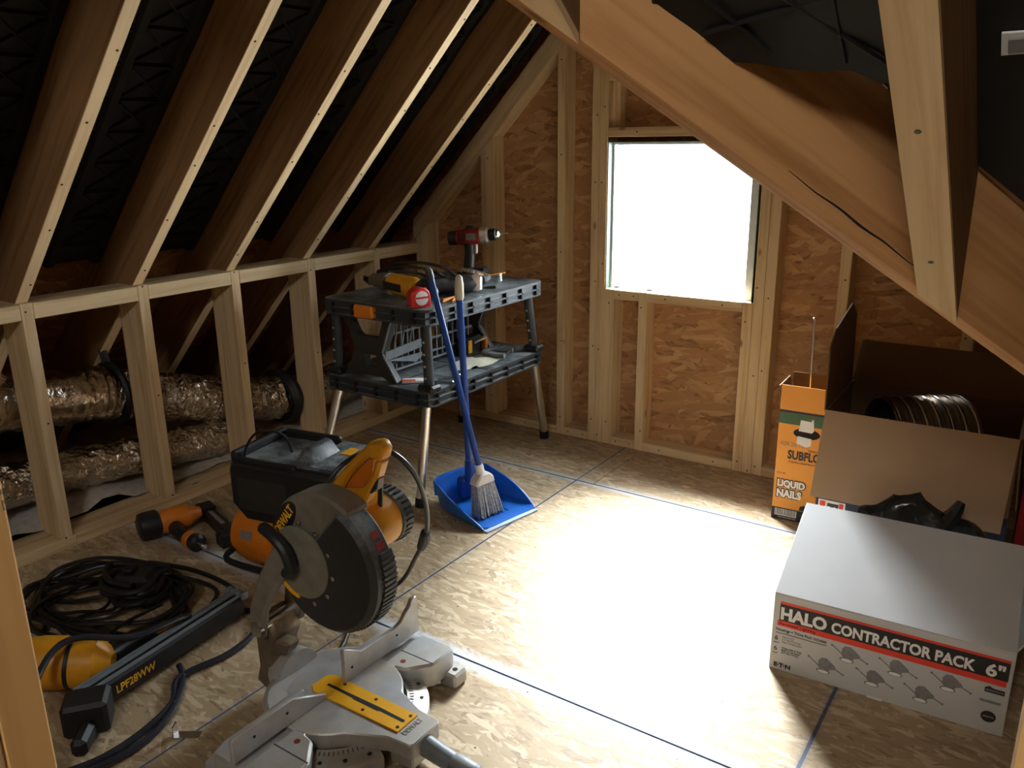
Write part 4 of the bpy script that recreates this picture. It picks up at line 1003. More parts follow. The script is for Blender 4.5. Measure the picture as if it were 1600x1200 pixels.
# lower guard: black ribbed shell (swung up over the blade front)
sector(0.161, -152, 68, -0.044, 0.030, 40).build('lower_guard', MAT['blk_dust'], ms, bev=0.012)
lb = sector(0.1635, -105, 22, -0.012, 0.026, 30, inner=0.150).build('guard_rim', MAT['blk_dust'], ms, bev=0.002)
rbm = MB()
for k in range(24):
    a = math.radians(-84+k*4.3); ca, sa = math.cos(a), math.sin(a)
    R_ = Matrix(((ca, 0, -sa), (0, 1, 0), (sa, 0, ca)))
    rbm.box((C.x+0.1635*ca, 0.004, C.z+0.1635*sa), (0.005, 0.040, 0.0058), R_)
rbm.build('rim_ribs', MAT['blk_dust'], ms, smooth=False)
for a_ in (36, 27): MB().box((C.x+0.1608*math.cos(math.radians(a_)), 0.0, C.z+0.1608*math.sin(math.radians(a_))), (0.002, 0.022, 0.016), Ry(-math.radians(a_))).build('warning_mark', MAT['red_dk'], ms, bev=0.0006)
MB().lathe([(0.086, 0.0), (0.086, 0.003), (0.081, 0.005)], (C.x-0.060, -0.0435, C.z-0.005), (0, -1, 0), n=40).build('guard_plate', MAT['lens'], ms)
MB().lathe([(0.024, 0.0), (0.024, 0.010), (0.018, 0.014)], (C.x-0.095, -0.047, C.z+0.012), (0, -1, 0), n=20).build('spindle_cover', MAT['blk'], ms)
for k in range(6):
    a = math.radians(-70+k*32); MB().lathe([(0.006, 0), (0.006, 0.003), (0.003, 0.004)], (C.x-0.058+0.098*math.cos(a), -0.0435, C.z-0.005+0.098*math.sin(a)), (0, -1, 0), n=8).build('guard_screw', MAT['steel'], ms)
# saw blade showing below the plate
MB().lathe([(0.150, -0.0012), (0.152, 0), (0.150, 0.0012)], (C.x-0.004, 0.0, C.z-0.006), (0, 1, 0), n=60).build('saw_blade', MAT['steel'], ms)
sector(0.094, 215, 262, -0.0488, -0.0438, 12, inner=0.084, cx=C.x-0.060, cz=C.z-0.005).build('pointer_edge', MAT['yplate'], ms)
# badge
bd = [(0.044*math.cos(2*PI*k/24), 0.017*math.sin(2*PI*k/24)) for k in range(24)]
ang = math.radians(52); ca, sa = math.cos(ang), math.sin(ang); bc = (C.x-0.112, C.z+0.083)
MB().prism([(bc[0]+x*1.35*ca-z*1.5*sa, bc[1]+x*1.35*sa+z*1.5*ca) for x, z in bd], 'y', -0.0376, -0.0361).build('badge', MAT['blk'], ms, smooth=False)
uo = Vector((ca, 0, sa)); vo_ = Vector((-sa, 0, ca))
text('DEWALT', 'lettering', MAT['yel_text'], ms, Vector((bc[0], -0.0377, bc[1]))-uo*0.046-vo_*0.011, uo, vo_, 0.092, 0.022, 0.03)
# motor
MB().lathe([(0.055, 0.036), (0.064, 0.05), (0.064, 0.15), (0.060, 0.165)], (0.028, 0, C.z+0.045), (0, 1, 0), n=28).build('motor_housing', MAT['yellow'], ms)
cp_ = MB().lathe([(0.062, 0.150), (0.066, 0.155), (0.066, 0.190), (0.050, 0.205), (0.03, 0.208)], (0.028, 0, C.z+0.045), (0, 1, 0), n=28).build('motor_cap', MAT['blk_dust'], ms)
vt = MB()
for k in range(28):
    a = 2*PI*k/28; vt.box((0.028+0.0665*math.cos(a), 0.176, C.z+0.045+0.0665*math.sin(a)), (0.004, 0.022, 0.005), Ry(-a))
vt.build('vent_fins', MAT['blk'], cp_, smooth=False)
# D handle
HP = [(0.005, 0.575), (-0.012, 0.60), (0.045, 0.66), (0.118, 0.727), (0.146, 0.735), (0.160, 0.718), (0.150, 0.690), (0.130, 0.64), (0.095, 0.585), (0.05, 0.560)]
hh_ = [(0.030, 0.600), (0.056, 0.640), (0.112, 0.692), (0.130, 0.690), (0.118, 0.652), (0.088, 0.612)]
hb_ = MB()
n1, n2 = len(HP), len(hh_)
hb_.prism([(0.005, 0.575), (-0.012, 0.60), (0.045, 0.66), (0.118, 0.727), (0.146, 0.735), (0.160, 0.718), (0.150, 0.690), (0.130, 0.690), (0.112, 0.692), (0.056, 0.640), (0.030, 0.600)], 'y', 0.030, 0.066)
hb_.prism([(0.005, 0.575), (0.030, 0.600), (0.088, 0.612), (0.118, 0.652), (0.130, 0.690), (0.150, 0.690), (0.130, 0.64), (0.095, 0.585), (0.05, 0.545), (0.01, 0.545)], 'y', 0.032, 0.064)
hb_.build('handle', MAT['yellow'], ms, bev=0.006)
MB().prism([(0.030, 0.602), (0.086, 0.614), (0.110, 0.645), (0.120, 0.685), (0.110, 0.688), (0.060, 0.640)], 'y', 0.040, 0.056).build('handle_recess', MAT['orange'], ms, bev=0.002)
MB().prism([(0.085, 0.588), (0.128, 0.62), (0.135, 0.648), (0.108, 0.632)], 'y', 0.036, 0.060).build('trigger', MAT['blk'], ms, bev=0.003)
MB().prism([(-0.03, 0.53), (0.07, 0.52), (0.06, 0.57), (0.0, 0.585)], 'y', 0.0, 0.06).build('head_casting', MAT['guard_grey'], ms, bev=0.006)
def mlo(p): return Vector(p)-Vector((-1.29, 1.145, 0))
MB().tube([mlo((-1.352, 1.185, .565)), mlo((-1.358, 1.22, 0.575)), mlo((-1.345, 1.26, 0.61)), mlo((-1.30, 1.28, 0.640)), mlo((-1.227, 1.3, 0.655)), mlo((-1.207, 1.36, 0.578)), mlo((-1.247, 1.44, 0.446)), mlo((-1.327, 1.52, 0.319)), mlo((-1.416, 1.58, 0.21)), mlo((-1.52, 1.63, 0.08)), mlo((-1.60, 1.60, 0.010)), mlo((-1.60, 1.52, 0.007)), mlo((-1.545, 1.427, 0.007)), mlo((-1.50, 1.345, 0.007)), mlo((-1.53, 1.30, 0.007)), mlo((-1.62, 1.28, 0.007))], 0.0062, n=10, res=8).build('power_cord', MAT['cord'], ms)
MB().tube([mlo((-1.327, 1.52, 0.319))*0.75+mlo((-1.247, 1.44, 0.446))*0.25, mlo((-1.327, 1.52, 0.319)), mlo((-1.37, 1.55, 0.262))], lambda t: 0.008+0.008*math.sin(PI*t)**0.5 if 0 < t < 1 else 0.008, n=10, res=8).build('cord_coupler', MAT['blk_rub'], ms)
MB().tube([mlo((-1.235, 1.296, .655)), mlo((-1.232, 1.27, .60)), mlo((-1.225, 1.25, .50))], 0.006, n=6).build('cord_tie', MAT['blk'], ms)

# ================================================================== AIR COMPRESSOR behind the saw
co = empty('air_compressor', (-1.935, 1.665, 0), 0.18); co.scale = (0.88, 0.88, 0.90)
tag(co, 'black and orange portable air compressor standing behind the miter saw', 'air compressor')
MB().lathe([(0.05, -0.22), (0.10, -0.19), (0.115, -0.14), (0.115, 0.14), (0.10, 0.19), (0.05, 0.22)], (-0.045, -0.075, 0.13), (1, 0, 0), n=28).rot(Matrix.Identity(3)).build('air_tank', MAT['orange'], co)
MB().prism([(-0.235, 0.26), (-0.235, 0.40), (-0.215, 0.425), (0.20, 0.425), (0.225, 0.40), (0.225, 0.24), (0.17, 0.20), (-0.17, 0.20)], 'y', -0.155, 0.155).build('housing', MAT['blk'], co, bev=0.022)
MB().ab(-0.19, 0.05, -0.12, 0.12, 0.4255, 0.4275).build('top_tray', MAT['shelf'], co, bev=0.0008)
tr = MB()
tr.ab(-0.225, -0.195, -0.145, 0.145, 0.415, 0.455); tr.ab(-0.195, 0.06, 0.122, 0.148, 0.415, 0.455); tr.ab(-0.195, 0.06, -0.148, -0.122, 0.415, 0.437)
tr.build('tray_rim', MAT['blk'], co, bev=0.008)
hx = [(0.04, -0.135, 0.42), (0.125, -0.135, 0.42), (0.125, 0.06, 0.42), (0.04, 0.06, 0.42), (0.05, -0.085, 0.488), (0.082, -0.075, 0.488), (0.082, 0.05, 0.482), (0.05, 0.05, 0.482)]
MB().hexa(hx).build('carry_handle', MAT['blk_dust'], co, bev=0.010)
MB().prism([(0.06, 0.41), (0.06, 0.438), (0.20, 0.438), (0.235, 0.415), (0.235, 0.40)], 'y', -0.13, 0.145).build('end_cover', MAT['blk_dust'], co, bev=0.010)
MB().ab(0.135, 0.175, 0.02, 0.085, 0.4375, 0.440).build('yellow_badge', MAT['yellow'], co, smooth=False)
MB().ab(-0.19, 0.02, -0.1575, -0.153, 0.25, 0.37).build('control_panel', MAT['bracket'], co, bev=0.001)
for (x, y) in ((-0.16, -0.09), (-0.16, 0.09), (0.15, -0.09), (0.15, 0.09)):
    MB().cyl((x, y, 0.0), (x, y*0.7, 0.06), 0.02, 0.016, n=12).build('foot', MAT['blk_rub'], co)
MB().tube([(-0.22, -0.18, 0.10), (-0.22, -0.20, 0.055), (0.14, -0.20, 0.055), (0.14, -0.18, 0.10)], 0.012, n=8).build('tank_guard', MAT['blk'], co)
MB().poly3([(-0.175, -0.189, 0.150), (-0.125, -0.189, 0.150), (-0.125, -0.181, 0.180), (-0.175, -0.181, 0.180)], 0.002).build('tank_sticker', MAT['greyprint'], co, smooth=False)
MB().tube([(-0.20, -0.10, 0.30), (-0.19, -0.11, 0.42), (-0.155, -0.10, 0.50), (-0.105, -0.08, 0.525), (-0.06, -0.04, 0.50), (-0.055, -0.01, 0.43)], 0.005, n=8, res=8).build('looped_cord', MAT['cord'], co)

# ================================================================== NAILERS, CORDS AND HOSE
n1_ = empty('finish_nailer', (-2.45, 1.545, 0), 0.0)
tag(n1_, 'small orange and black nail gun lying by the bottom plate of the studs', 'nail gun')
def nl(p): return (p[0]+2.45, p[1]-1.545, p[2])
MB().lathe([(0.030, -0.015), (0.047, -0.008), (0.050, 0.01), (0.050, 0.05), (0.042, 0.058)], nl((-2.56, 1.445, 0.052)), (0.32, 0.95, 0), n=24).build('end_cap', MAT['blk'], n1_)
MB().lathe([(0.040, 0.056), (0.042, 0.062), (0.042, 0.155), (0.030, 0.17), (0.020, 0.20)], nl((-2.56, 1.445, 0.052)), (0.32, 0.95, 0), n=24).build('barrel', MAT['orange'], n1_)
MB().tube([nl((-2.52, 1.54, .04)), nl((-2.46, 1.515, .034)), nl((-2.40, 1.505, .032)), nl((-2.345, 1.500, .032))], 0.025, n=12).build('grip', MAT['blk'], n1_)
MB().lathe([(0.0265, 0), (0.030, 0.004), (0.030, 0.03), (0.027, 0.034)], nl((-2.385, 1.503, .032)), (1, -0.06, 0), n=18).build('grip_band', MAT['orange'], n1_)
MB().lathe([(0.029, 0), (0.031, 0.008), (0.031, 0.028), (0.02, 0.036)], nl((-2.352, 1.501, .032)), (1, -0.06, 0), n=18).build('grip_end', MAT['blk'], n1_)
MB().cyl(nl((-2.32, 1.499, .032)), nl((-2.285, 1.497, .030)), 0.008, n=10).build('air_fitting', MAT['steel'], n1_)
MB().box(nl((-2.39, 1.635, .030)), (0.24, 0.045, 0.05), Rz(-0.30)).build('magazine', MAT['blk'], n1_, bev=0.008)
MB().box(nl((-2.40, 1.633, .0562)), (0.13, 0.014, 0.002), Rz(-0.30)).build('magazine_strip', MAT['greyprint'], n1_, smooth=False)
MB().box(nl((-2.515, 1.67, .036)), (0.06, 0.06, 0.055), Rz(-0.3)).build('nose_piece', MAT['blk'], n1_, bev=0.006)
MB().box(nl((-2.275, 1.585, .032)), (0.055, 0.075, 0.055), Rz(-0.3)).build('magazine_end', MAT['blk'], n1_, bev=0.01)

fn = empty('framing_nailer', (-1.83, 0.98, 0), 0.0)
tag(fn, 'large framing nail gun with yellow head and long black magazine, front left floor', 'nail gun')
def fl_(x, y, z): return (x+1.83, y-0.98, z)
MB().lathe([(0.040, -0.075), (0.060, -0.06), (0.066, -0.02), (0.066, 0.035), (0.060, 0.05)], fl_(-1.985, 0.83, 0.085), (0.75, 0.65, -0.1), n=26).build('head_cap', MAT['yellow'], fn)
MB().lathe([(0.062, 0.060), (0.062, 0.115), (0.045, 0.135), (0.025, 0.15)], fl_(-1.985, 0.83, 0.085), (0.75, 0.65, -0.1), n=26).build('body', MAT['yellow'], fn)
MB().lathe([(0.058, 0.048), (0.064, 0.05), (0.064, 0.060), (0.058, 0.062)], fl_(-1.985, 0.83, 0.085), (0.75, 0.65, -0.1), n=26).build('gasket', MAT['blk_rub'], fn)
md = Vector((-1.86, 1.29, 0))-Vector((-1.80, 0.80, 0)); ma = math.atan2(md.y, md.x)
MB().box(fl_(-1.832, 1.05, 0.055), (0.52, 0.050, 0.058), Rz(ma)).build('magazine', MAT['blk'], fn, bev=0.007)
rl = MB()
for k, (dx, z) in enumerate(((0.016, 0.087), (-0.004, 0.090), (-0.022, 0.086))):
    q = Rz(ma) @ Vector((0, -dx, 0)); h = Rz(ma) @ Vector((0.25, 0, 0)); c0 = Vector(fl_(-1.832, 1.05, z))
    rl.tube([c0+q-h, c0+q+h], 0.005, n=6)
rl.build('magazine_rails', MAT['resin_grey'], fn)
for k in range(4):
    c0 = Vector(fl_(-1.832, 1.05, 0.088)); h = Rz(ma) @ Vector((0.255, -0.03+k*0.02, 0))
    MB().box(c0+h, (0.022, 0.014, 0.022), Rz(ma)).build('end_catch', MAT['resin_grey'], fn, bev=0.003)
MB().box(fl_(-1.770, 0.80, 0.052), (0.10, 0.085, 0.085), Rz(0.9)).build('nose_block', MAT['blk_rub'], fn, bev=0.009)
MB().box(fl_(-1.71, 0.755, 0.036), (0.09, 0.035, 0.045), Rz(-0.8)).build('nose_foot', MAT['blk_rub'], fn, bev=0.010)
MB().tube([fl_(-1.90, 0.90, 0.07), fl_(-1.93, 1.00, 0.06), fl_(-1.94, 1.09, 0.045), fl_(-1.94, 1.12, 0.04)], 0.026, n=12).build('grip', MAT['blk'], fn)
MB().box(fl_(-1.897, 1.09, 0.075), (0.05, 0.02, 0.004), Rz(ma)).build('orange_label', MAT['orange'], fn, smooth=False)
# lettering on the magazine flank facing the camera
mu = -(Rz(ma) @ Vector((1, 0, 0))); side = Rz(ma) @ Vector((0, -1, 0))
text('LPF28WW', 'lettering', MAT['yel_text'], fn, Vector(fl_(-1.832, 1.05, 0.042))+side*0.0254+mu*0.172, -mu, (0, 0, 1), 0.115, 0.022, 0.02)

cd = MB()
def loops(cx, cy_, rx, ry, nl_, z0, seed, start=0.0):
    rnd = random.Random(seed); pts = []
    for k in range(nl_*10):
        a = start+2*PI*k/10; rr = 1+0.16*rnd.uniform(-1, 1)+0.05*math.sin(k)
        pts.append((cx+rx*rr*math.cos(a)+0.02*rnd.uniform(-1, 1), cy_+ry*rr*math.sin(a), z0+0.012+0.010*(k/10)+0.010*rnd.random()))
    return pts
cd.tube(loops(-2.25, 1.13, 0.26, 0.17, 4, 0.0, 3), 0.0065, n=8, res=5)
cd.tube([(-2.48, 0.98, .008), (-2.56, 1.08, .008), (-2.53, 1.19, .012), (-2.43, 1.30, .016), (-2.26, 1.385, .014), (-2.06, 1.40, .012), (-1.93, 1.36, .008), (-1.90, 1.28, .008)], 0.0075, n=8, res=8)
cd.tube([(-2.47, 1.03, .02), (-2.34, 1.05, .03), (-2.22, 1.15, .05), (-2.20, 1.30, .04), (-2.05, 1.36, .012), (-1.97, 1.25, .008), (-1.96, 1.13, .01), (-2.06, 1.05, .02), (-2.2, 1.02, .03), (-2.35, 0.98, .02), (-2.46, 0.98, .01)], 0.0065, n=8, res=8)
cd.tube(loops(-2.18, 1.10, 0.20, 0.19, 5, 0.0, 21, 1.0), 0.0055, n=6, res=4)
cd.tube(loops(-2.32, 1.08, 0.15, 0.10, 3, 0.0, 33, 2.0), 0.0055, n=6, res=4)
cd = cd.build('extension_cord', MAT['cord']); tag(cd, 'black extension cord in loose tangled loops on the left floor', 'cord')
for i, (x, y) in enumerate(((-2.24, 1.22),)):
    t = MB().tube(loops(-2.19, 1.19, 0.085, 0.075, 7, 0.02, 11), 0.009, n=8, res=4).build('cord_bundle', MAT['blk_rub'])
    tag(t, 'thick tight bundle of black cord in the middle of the tangled loops', 'cord')
t = empty('plug_block', (-2.18, 1.19, 0.0), 0.5); tag(t, 'black square plug block sitting on the cord bundle', 'plug block')
MB().ab(-0.055, 0.055, -0.045, 0.045, 0.055, 0.115).build('block_body', MAT['blk'], t, bev=0.012)
MB().ab(-0.03, 0.0, -0.02, 0.02, 0.115, 0.128).build('plug', MAT['blk_rub'], t, bev=0.004)
MB().cyl((0.025, 0.0, 0.0), (0.025, 0.0, 0.056), 0.02, n=10).build('stub', MAT['blk'], t)
ho = MB().tube([(-1.845, 0.715, .12), (-1.90, 0.80, .16), (-1.90, 0.87, .165), (-1.85, 0.98, .125), (-1.86, 1.13, .10), (-1.92, 1.22, .02), (-1.86, 1.34, .012), (-1.76, 1.27, .012), (-1.735, 1.16, .012), (-1.755, 1.03, .012), (-1.68, 0.955, .012), (-1.645, 0.85, .012), (-1.645, 0.745, .012), (-1.69, 0.66, .012), (-1.8, 0.6, .012)], 0.0085, n=10, res=8)
ho.tube([(-1.80, 1.06, .012), (-1.74, 1.03, .012), (-1.67, 0.96, .014), (-1.63, 0.90, .014), (-1.61, 0.83, .014), (-1.62, 0.73, .014), (-1.67, 0.64, .014), (-1.8, 0.57, .014)], 0.0085, n=10, res=8)
ho = ho.build('air_hose', MAT['resin_grey']); tag(ho, 'dark shiny air hose curling over and around the framing nail gun', 'hose')
ho.data.materials[0] = plain('dark_grey_hose', s2l(46, 48, 56), 0.25)
t = empty('metal_bracket', (-1.56, 0.915, 0), 0.6); tag(t, 'small bent steel bracket on the floor left of the miter saw', 'bracket')
MB().ab(-0.03, 0.03, -0.012, 0.012, 0, 0.003).build('plate', MAT['steel'], t, smooth=False)
MB().ab(-0.03, -0.027, -0.012, 0.012, 0.003, 0.03).build('upright', MAT['steel'], t, smooth=False)
t = MB().prism([(-0.018, -0.004), (0.0, -0.010), (0.022, -0.002), (0.006, 0.008), (-0.012, 0.007)], 'z', 0.0005, 0.003).build('wood_chip', MAT['chip']); t.location = (-1.155, 2.905, 0); t.rotation_euler = (0, 0, 0.2)
tag(t, 'pale wood chip lying on the floor below the gable window', 'wood chip')

# ================================================================== BOXES ON THE RIGHT
hb = empty('light_fixture_carton', (-0.510, 1.922, 0), 0.055)
tag(hb, 'white printed carton with red and black band and raised lid, front right floor', 'carton')
W_, D_, H_ = 0.532, 0.34, 0.218
bx = MB()
bx.ab(0, W_, 0, 0.005, 0, H_); bx.ab(0, W_, D_-0.005, D_, 0, H_); bx.ab(0, 0.005, 0.005, D_-0.005, 0, H_); bx.ab(W_-0.005, W_, 0.005, D_-0.005, 0, H_); bx.ab(0.005, W_-0.005, 0.005, D_-0.005, 0.0, 0.005)
bx.build('carton_body', MAT['carton_white'], hb, smooth=False, bev=0.0015)
fl = MB().ab(0.0, W_, 0.0, 0.335, H_, H_+0.004); fl.rot(Rx(math.radians(22)), (0, 0, H_)); fl.build('lid_flap', MAT['carton_white'], hb, smooth=False, bev=0.001)
fl = MB().ab(W_-0.004, W_, 0.01, D_-0.01, H_, H_+0.12); fl.rot(Ry(math.radians(28)), (W_, 0, H_)); fl.build('side_flap', MAT['carton_white'], hb, smooth=False)
def fp(name, u0, u1, f0, f1, mat, t=0.0008):     # print on the front face; f measured down from the top as a fraction
    return MB().ab(u0, u1, -t, -0.0001, H_*(1-f1), H_*(1-f0)).build(name, mat, hb, smooth=False)
fp('red_stripe', 0.016, 0.524, 0.085, 0.115, MAT['redprint']); fp('black_band', 0.016, 0.524, 0.115, 0.335, MAT['blackprint']); fp('red_stripe', 0.012, 0.522, 0.335, 0.405, MAT['redprint'])
def ft(s, u0, wid, f1, hgt, mat, bold=0.0, t0=0.0008): return text(s, 'lettering', mat, hb, (u0, -t0, H_*(1-f1)), (1, 0, 0), (0, 0, 1), wid, hgt, bold)
ft('HALO', 0.019, 0.112, 0.318, 0.036, MAT['whiteprint'], 0.045)
ft('CONTRACTOR PACK', 0.142, 0.315, 0.312, 0.030, MAT['whiteprint'], 0.035)
ft('6"', 0.478, 0.038, 0.318, 0.034, MAT['whiteprint'], 0.03)
ft('Recessed Lighting', 0.018, 0.088, 0.398, 0.0105, MAT['redtext'], 0.015)
ft('Housings + Trims Pack Includes:', 0.010, 0.125, 0.485, 0.0115, MAT['blackprint'], 0.01)
fp('underline', 0.010, 0.135, 0.498, 0.504, MAT['blackprint'])
for k, f in enumerate((0.60, 0.74)):
    ft('6', 0.009, 0.008, f, 0.013, MAT['blackprint']); ft('each', 0.007, 0.013, f+0.04, 0.004, MAT['blackprint'])
for k, (s, f) in enumerate((('HALO H7ICT', 0.555), ('6" IC AIR-TITE Remodel', 0.588), ('New Construction', 0.621))): ft(s, 0.028, 0.030+0.012*(k > 0)+0.004*k, f, 0.0055, MAT['greyprint'])
for k, (s, f) in enumerate((('White coilex 6" Metal', 0.70), ('Baffle Trim with Socket', 0.733), ('and White Trim Ring', 0.766))): ft(s, 0.028, 0.050-0.004*k, f, 0.0058, MAT['blackprint'])
ft('E·T·N', 0.012, 0.042, 0.955, 0.0125, MAT['blackprint'], 0.05)
def fixture(u, f):
    z = H_*(1-f)
    pts = [(-0.018, -0.006), (-0.018, 0.010), (-0.012, 0.019), (0.0, 0.021), (0.010, 0.014), (0.022, 0.004), (0.026, -0.004), (0.012, -0.008), (0.008, -0.014), (-0.012, -0.014)]
    m_ = MB().prism([(u+a, z+b_) for a, b_ in pts], 'y', -0.0008, -0.0001)
    m_.prism([(u+a, z+b_) for a, b_ in ((-0.018, -0.002), (-0.040, 0.014), (-0.041, 0.012), (-0.018, -0.005))], 'y', -0.0008, -0.0001)
    m_.prism([(u+a, z+b_) for a, b_ in ((0.026, -0.003), (0.040, -0.010), (0.040, -0.0125), (0.025, -0.006))], 'y', -0.0008, -0.0001)
    for du, dz in ((-0.042, 0.0135), (0.042, -0.012)): m_.lathe([(0.003, 0), (0.003, 0.0007)], (u+du, -0.0001, z+dz), (0, -1, 0), n=8)
    m_.prism([(u-0.005+0.017*math.cos(2*PI*k/16), z-0.018+0.0065*math.sin(2*PI*k/16)) for k in range(16)], 'y', -0.0008, -0.0001)
    o = m_.build('printed_fixture', MAT['greyprint'], hb, smooth=False)
    MB().prism([(u-0.005+0.0135*math.cos(2*PI*k/16), z-0.0185+0.0045*math.sin(2*PI*k/16)) for k in range(16)], 'y', -0.0010, -0.0008).build('printed_trim_ring', MAT['whiteprint'], o, smooth=False)
for u, f in ((0.190, 0.53), (0.138, 0.76), (0.300, 0.53), (0.252, 0.74), (0.414, 0.53), (0.361, 0.76)): fixture(u, f)
bz = H_*(1-0.80)
MB().prism([(0.498+0.0155*math.cos(2*PI*k/24), bz+0.0145*math.sin(2*PI*k/24)) for k in range(24)], 'y', -0.0008, -0.0001).build('round_mark', MAT['blackprint'], hb, smooth=False)
fp('mark_band', 0.487, 0.509, 0.79, 0.81, MAT['greyprint'], 0.0010)
MB().prism([(0.482, H_*0.49), (0.482, H_*0.54), (0.490, H_*0.565), (0.500, H_*0.545), (0.522, H_*0.545), (0.522, H_*0.49)], 'y', -0.0008, -0.0001).build('house_mark', MAT['blackprint'], hb, smooth=False)
fp('house_mark_line', 0.484, 0.520, 0.475, 0.49, MAT['greyprint'], 0.0010)
fp('small_mark', 0.476, 0.518, 0.605, 0.635, MAT['greyprint'])
MB().ab(0.24, 0.275, -0.002, 0.03, -0.0, 0.004).build('torn_tape', MAT['white_pl'], hb, smooth=False)

bg_ = MB().sph((0, 0, 0), 0.1, (1.25, 0.33, 1.0), 26, 14)
mnoise.seed_set(3)
for v in bg_.bm.verts: v.co.z *= 0.72+0.38*max(0, 1-abs(v.co.x-0.02)/0.10)
bg_.jitter(0.022, 14, 3); bg_.jitter(0.016, 34, 4)
for v in bg_.bm.verts: v.co.z *= 0.95
bg_.tube([(0.09, 0.0, 0.03), (0.115, 0.0, 0.075), (0.13, 0.01, 0.112)], lambda t: 0.020*(1-t)+0.010, n=6)
bg_.tube([(0.08, 0.03, 0.02), (0.16, 0.03, 0.03), (0.22, 0.0, -0.02)], lambda t: 0.03*(1-t)+0.008, n=7)
bg_ = bg_.build('black_plastic_bag', MAT['bag']); bg_.location = (-0.285, 2.292, 0.300)
tag(bg_, 'crumpled black plastic bag sticking out behind the raised white lid', 'bag')
MB()

yb = empty('adhesive_carton', (-0.788, 2.822, 0), 0.05)
tag(yb, 'tall amber adhesive carton with green band standing by the gable studs', 'carton')
Wy, Dy, Hy = 0.205, 0.16, 0.430
bx = MB(); bx.ab(0, Wy, 0, 0.004, 0, 0.505); bx.ab(0, Wy, Dy-0.004, Dy, 0, Hy); bx.ab(0, 0.004, 0.004, Dy-0.004, 0, Hy); bx.ab(Wy-0.004, Wy, 0.004, Dy-0.004, 0, Hy); bx.ab(0.004, Wy-0.004, 0.004, Dy-0.004, 0, 0.004)
bx.build('carton_body', MAT['carton_yel'], yb, smooth=False, bev=0.001)
f_ = MB().ab(0.0, 0.004, 0.006, Dy-0.006, Hy, Hy+0.07); f_.rot(Ry(-0.15), (0, 0, Hy)); f_.build('side_flap', MAT['carton_shaded'], yb, smooth=False)
f_ = MB().ab(0.004, Wy-0.004, Dy-0.004, Dy, Hy, Hy+0.085); f_.rot(Rx(0.05), (0, Dy, Hy)); f_.build('rear_flap', MAT['carton_shaded'], yb, smooth=False)
def yp(name, u0, u1, z0, z1, mat, t=0.0008): return MB().ab(u0, u1, -t, -0.0001, z0, z1).build(name, mat, yb, smooth=False)
yp('green_band', 0, Wy, 0.365, 0.405, MAT['green']); yp('dark_band', 0, Wy, 0.406, 0.415, MAT['navy'])
yp('base_band', 0, Wy, 0.0005, 0.044, MAT['blackprint'])
MB().prism([(0.098+0.046*math.cos(2*PI*k/20)*(1 if abs(math.cos(2*PI*k/20)) < .8 else .98), 0.337+0.020*math.sin(2*PI*k/20)) for k in range(20)], 'y', -0.0012, -0.0001).build('hand_hole', MAT['dark'], yb, smooth=False)
MB().prism([(0.07, 0.345), (0.115, 0.343), (0.122, 0.352), (0.118, 0.392), (0.112, 0.392), (0.110, 0.384), (0.075, 0.386)], 'y', -0.0016, -0.0012).build('torn_tape', MAT['white_pl'], yb, smooth=False)
MB().prism([(0.066, 0.298), (0.10, 0.288), (0.115, 0.296), (0.116, 0.322), (0.068, 0.326)], 'y', -0.0016, -0.0012).build('torn_tape', MAT['white_pl'], yb, smooth=False)
def yt(s, u, wd, z, h, mat, bold=0.0, t=0.0008): return text(s, 'lettering', mat, yb, (u, -t, z), (1, 0, 0), (0, 0, 1), wd, h, bold)
yt('SUBFLOOR', 0.040, 0.160, 0.236, 0.034, MAT['blackprint'], 0.035)
yt('FOR 2X 10X', 0.012, 0.092, 0.284, 0.014, MAT['greyprint'], 0.0); yt('Adhesive de Subsuelo', 0.108, 0.085, 0.274, 0.008, MAT['blackprint'])
yt('A QUICK CONSTRUCTION ADHESIVE', 0.044, 0.15, 0.222, 0.007, MAT['blackprint'], 0.01)
yt('28 FL OZ', 0.008, 0.03, 0.176, 0.005, MAT['blackprint'])
yt('LIQUID', 0.010, 0.103, 0.119, 0.039, MAT['blackprint'], 0.13); yt('NAILS', 0.010, 0.093, 0.083, 0.038, MAT['blackprint'], 0.13)
yt('LIQUID', 0.013, 0.096, 0.122, 0.032, MAT['whiteprint'], 0.05, 0.0012); yt('NAILS', 0.013, 0.086, 0.086, 0.031, MAT['whiteprint'], 0.05, 0.0012)
for k in range(4): yt('POLYURETHANE', 0.14+0.004*k, 0.055, 0.120-0.013*k, 0.005, MAT['redtext'])
MB().prism([(0.095, 0.046), (0.098, 0.062), (0.112, 0.068), (0.125, 0.060), (0.128, 0.046)], 'y', -0.0008, -0.0001).build('black_mark', MAT['blackprint'], yb, smooth=False)
yp('barcode_field', 0.012, 0.088, 0.014, 0.040, MAT['whiteprint'], 0.0012)
bc_ = MB(); x = 0.014
while x < 0.086:
    wbar = random.choice((0.0007, 0.0012, 0.002)); bc_.ab(x, x+wbar, -0.0016, -0.0012, 0.017, 0.040); x += wbar+random.choice((0.001, 0.0016))
bc_.build('barcode_bars', MAT['blackprint'], yb, smooth=False)
yt('TURN FOR MORE INFO', 0.022, 0.065, 0.005, 0.005, MAT['whiteprint'])
rd_ = empty('caulking_rod', (-0.688, 2.90, 0.006)); tag(rd_, 'thin steel rod sticking up out of the amber carton', 'rod')
MB().tube([(-0.012, 0.0, 0.0), (-0.035, 0.02, 0.72)], 0.0035, n=8).build('rod_shaft', MAT['steel'], rd_)
MB().sph((-0.0352, 0.02, 0.722), 0.006).build('rod_tip', MAT['steel'], rd_)

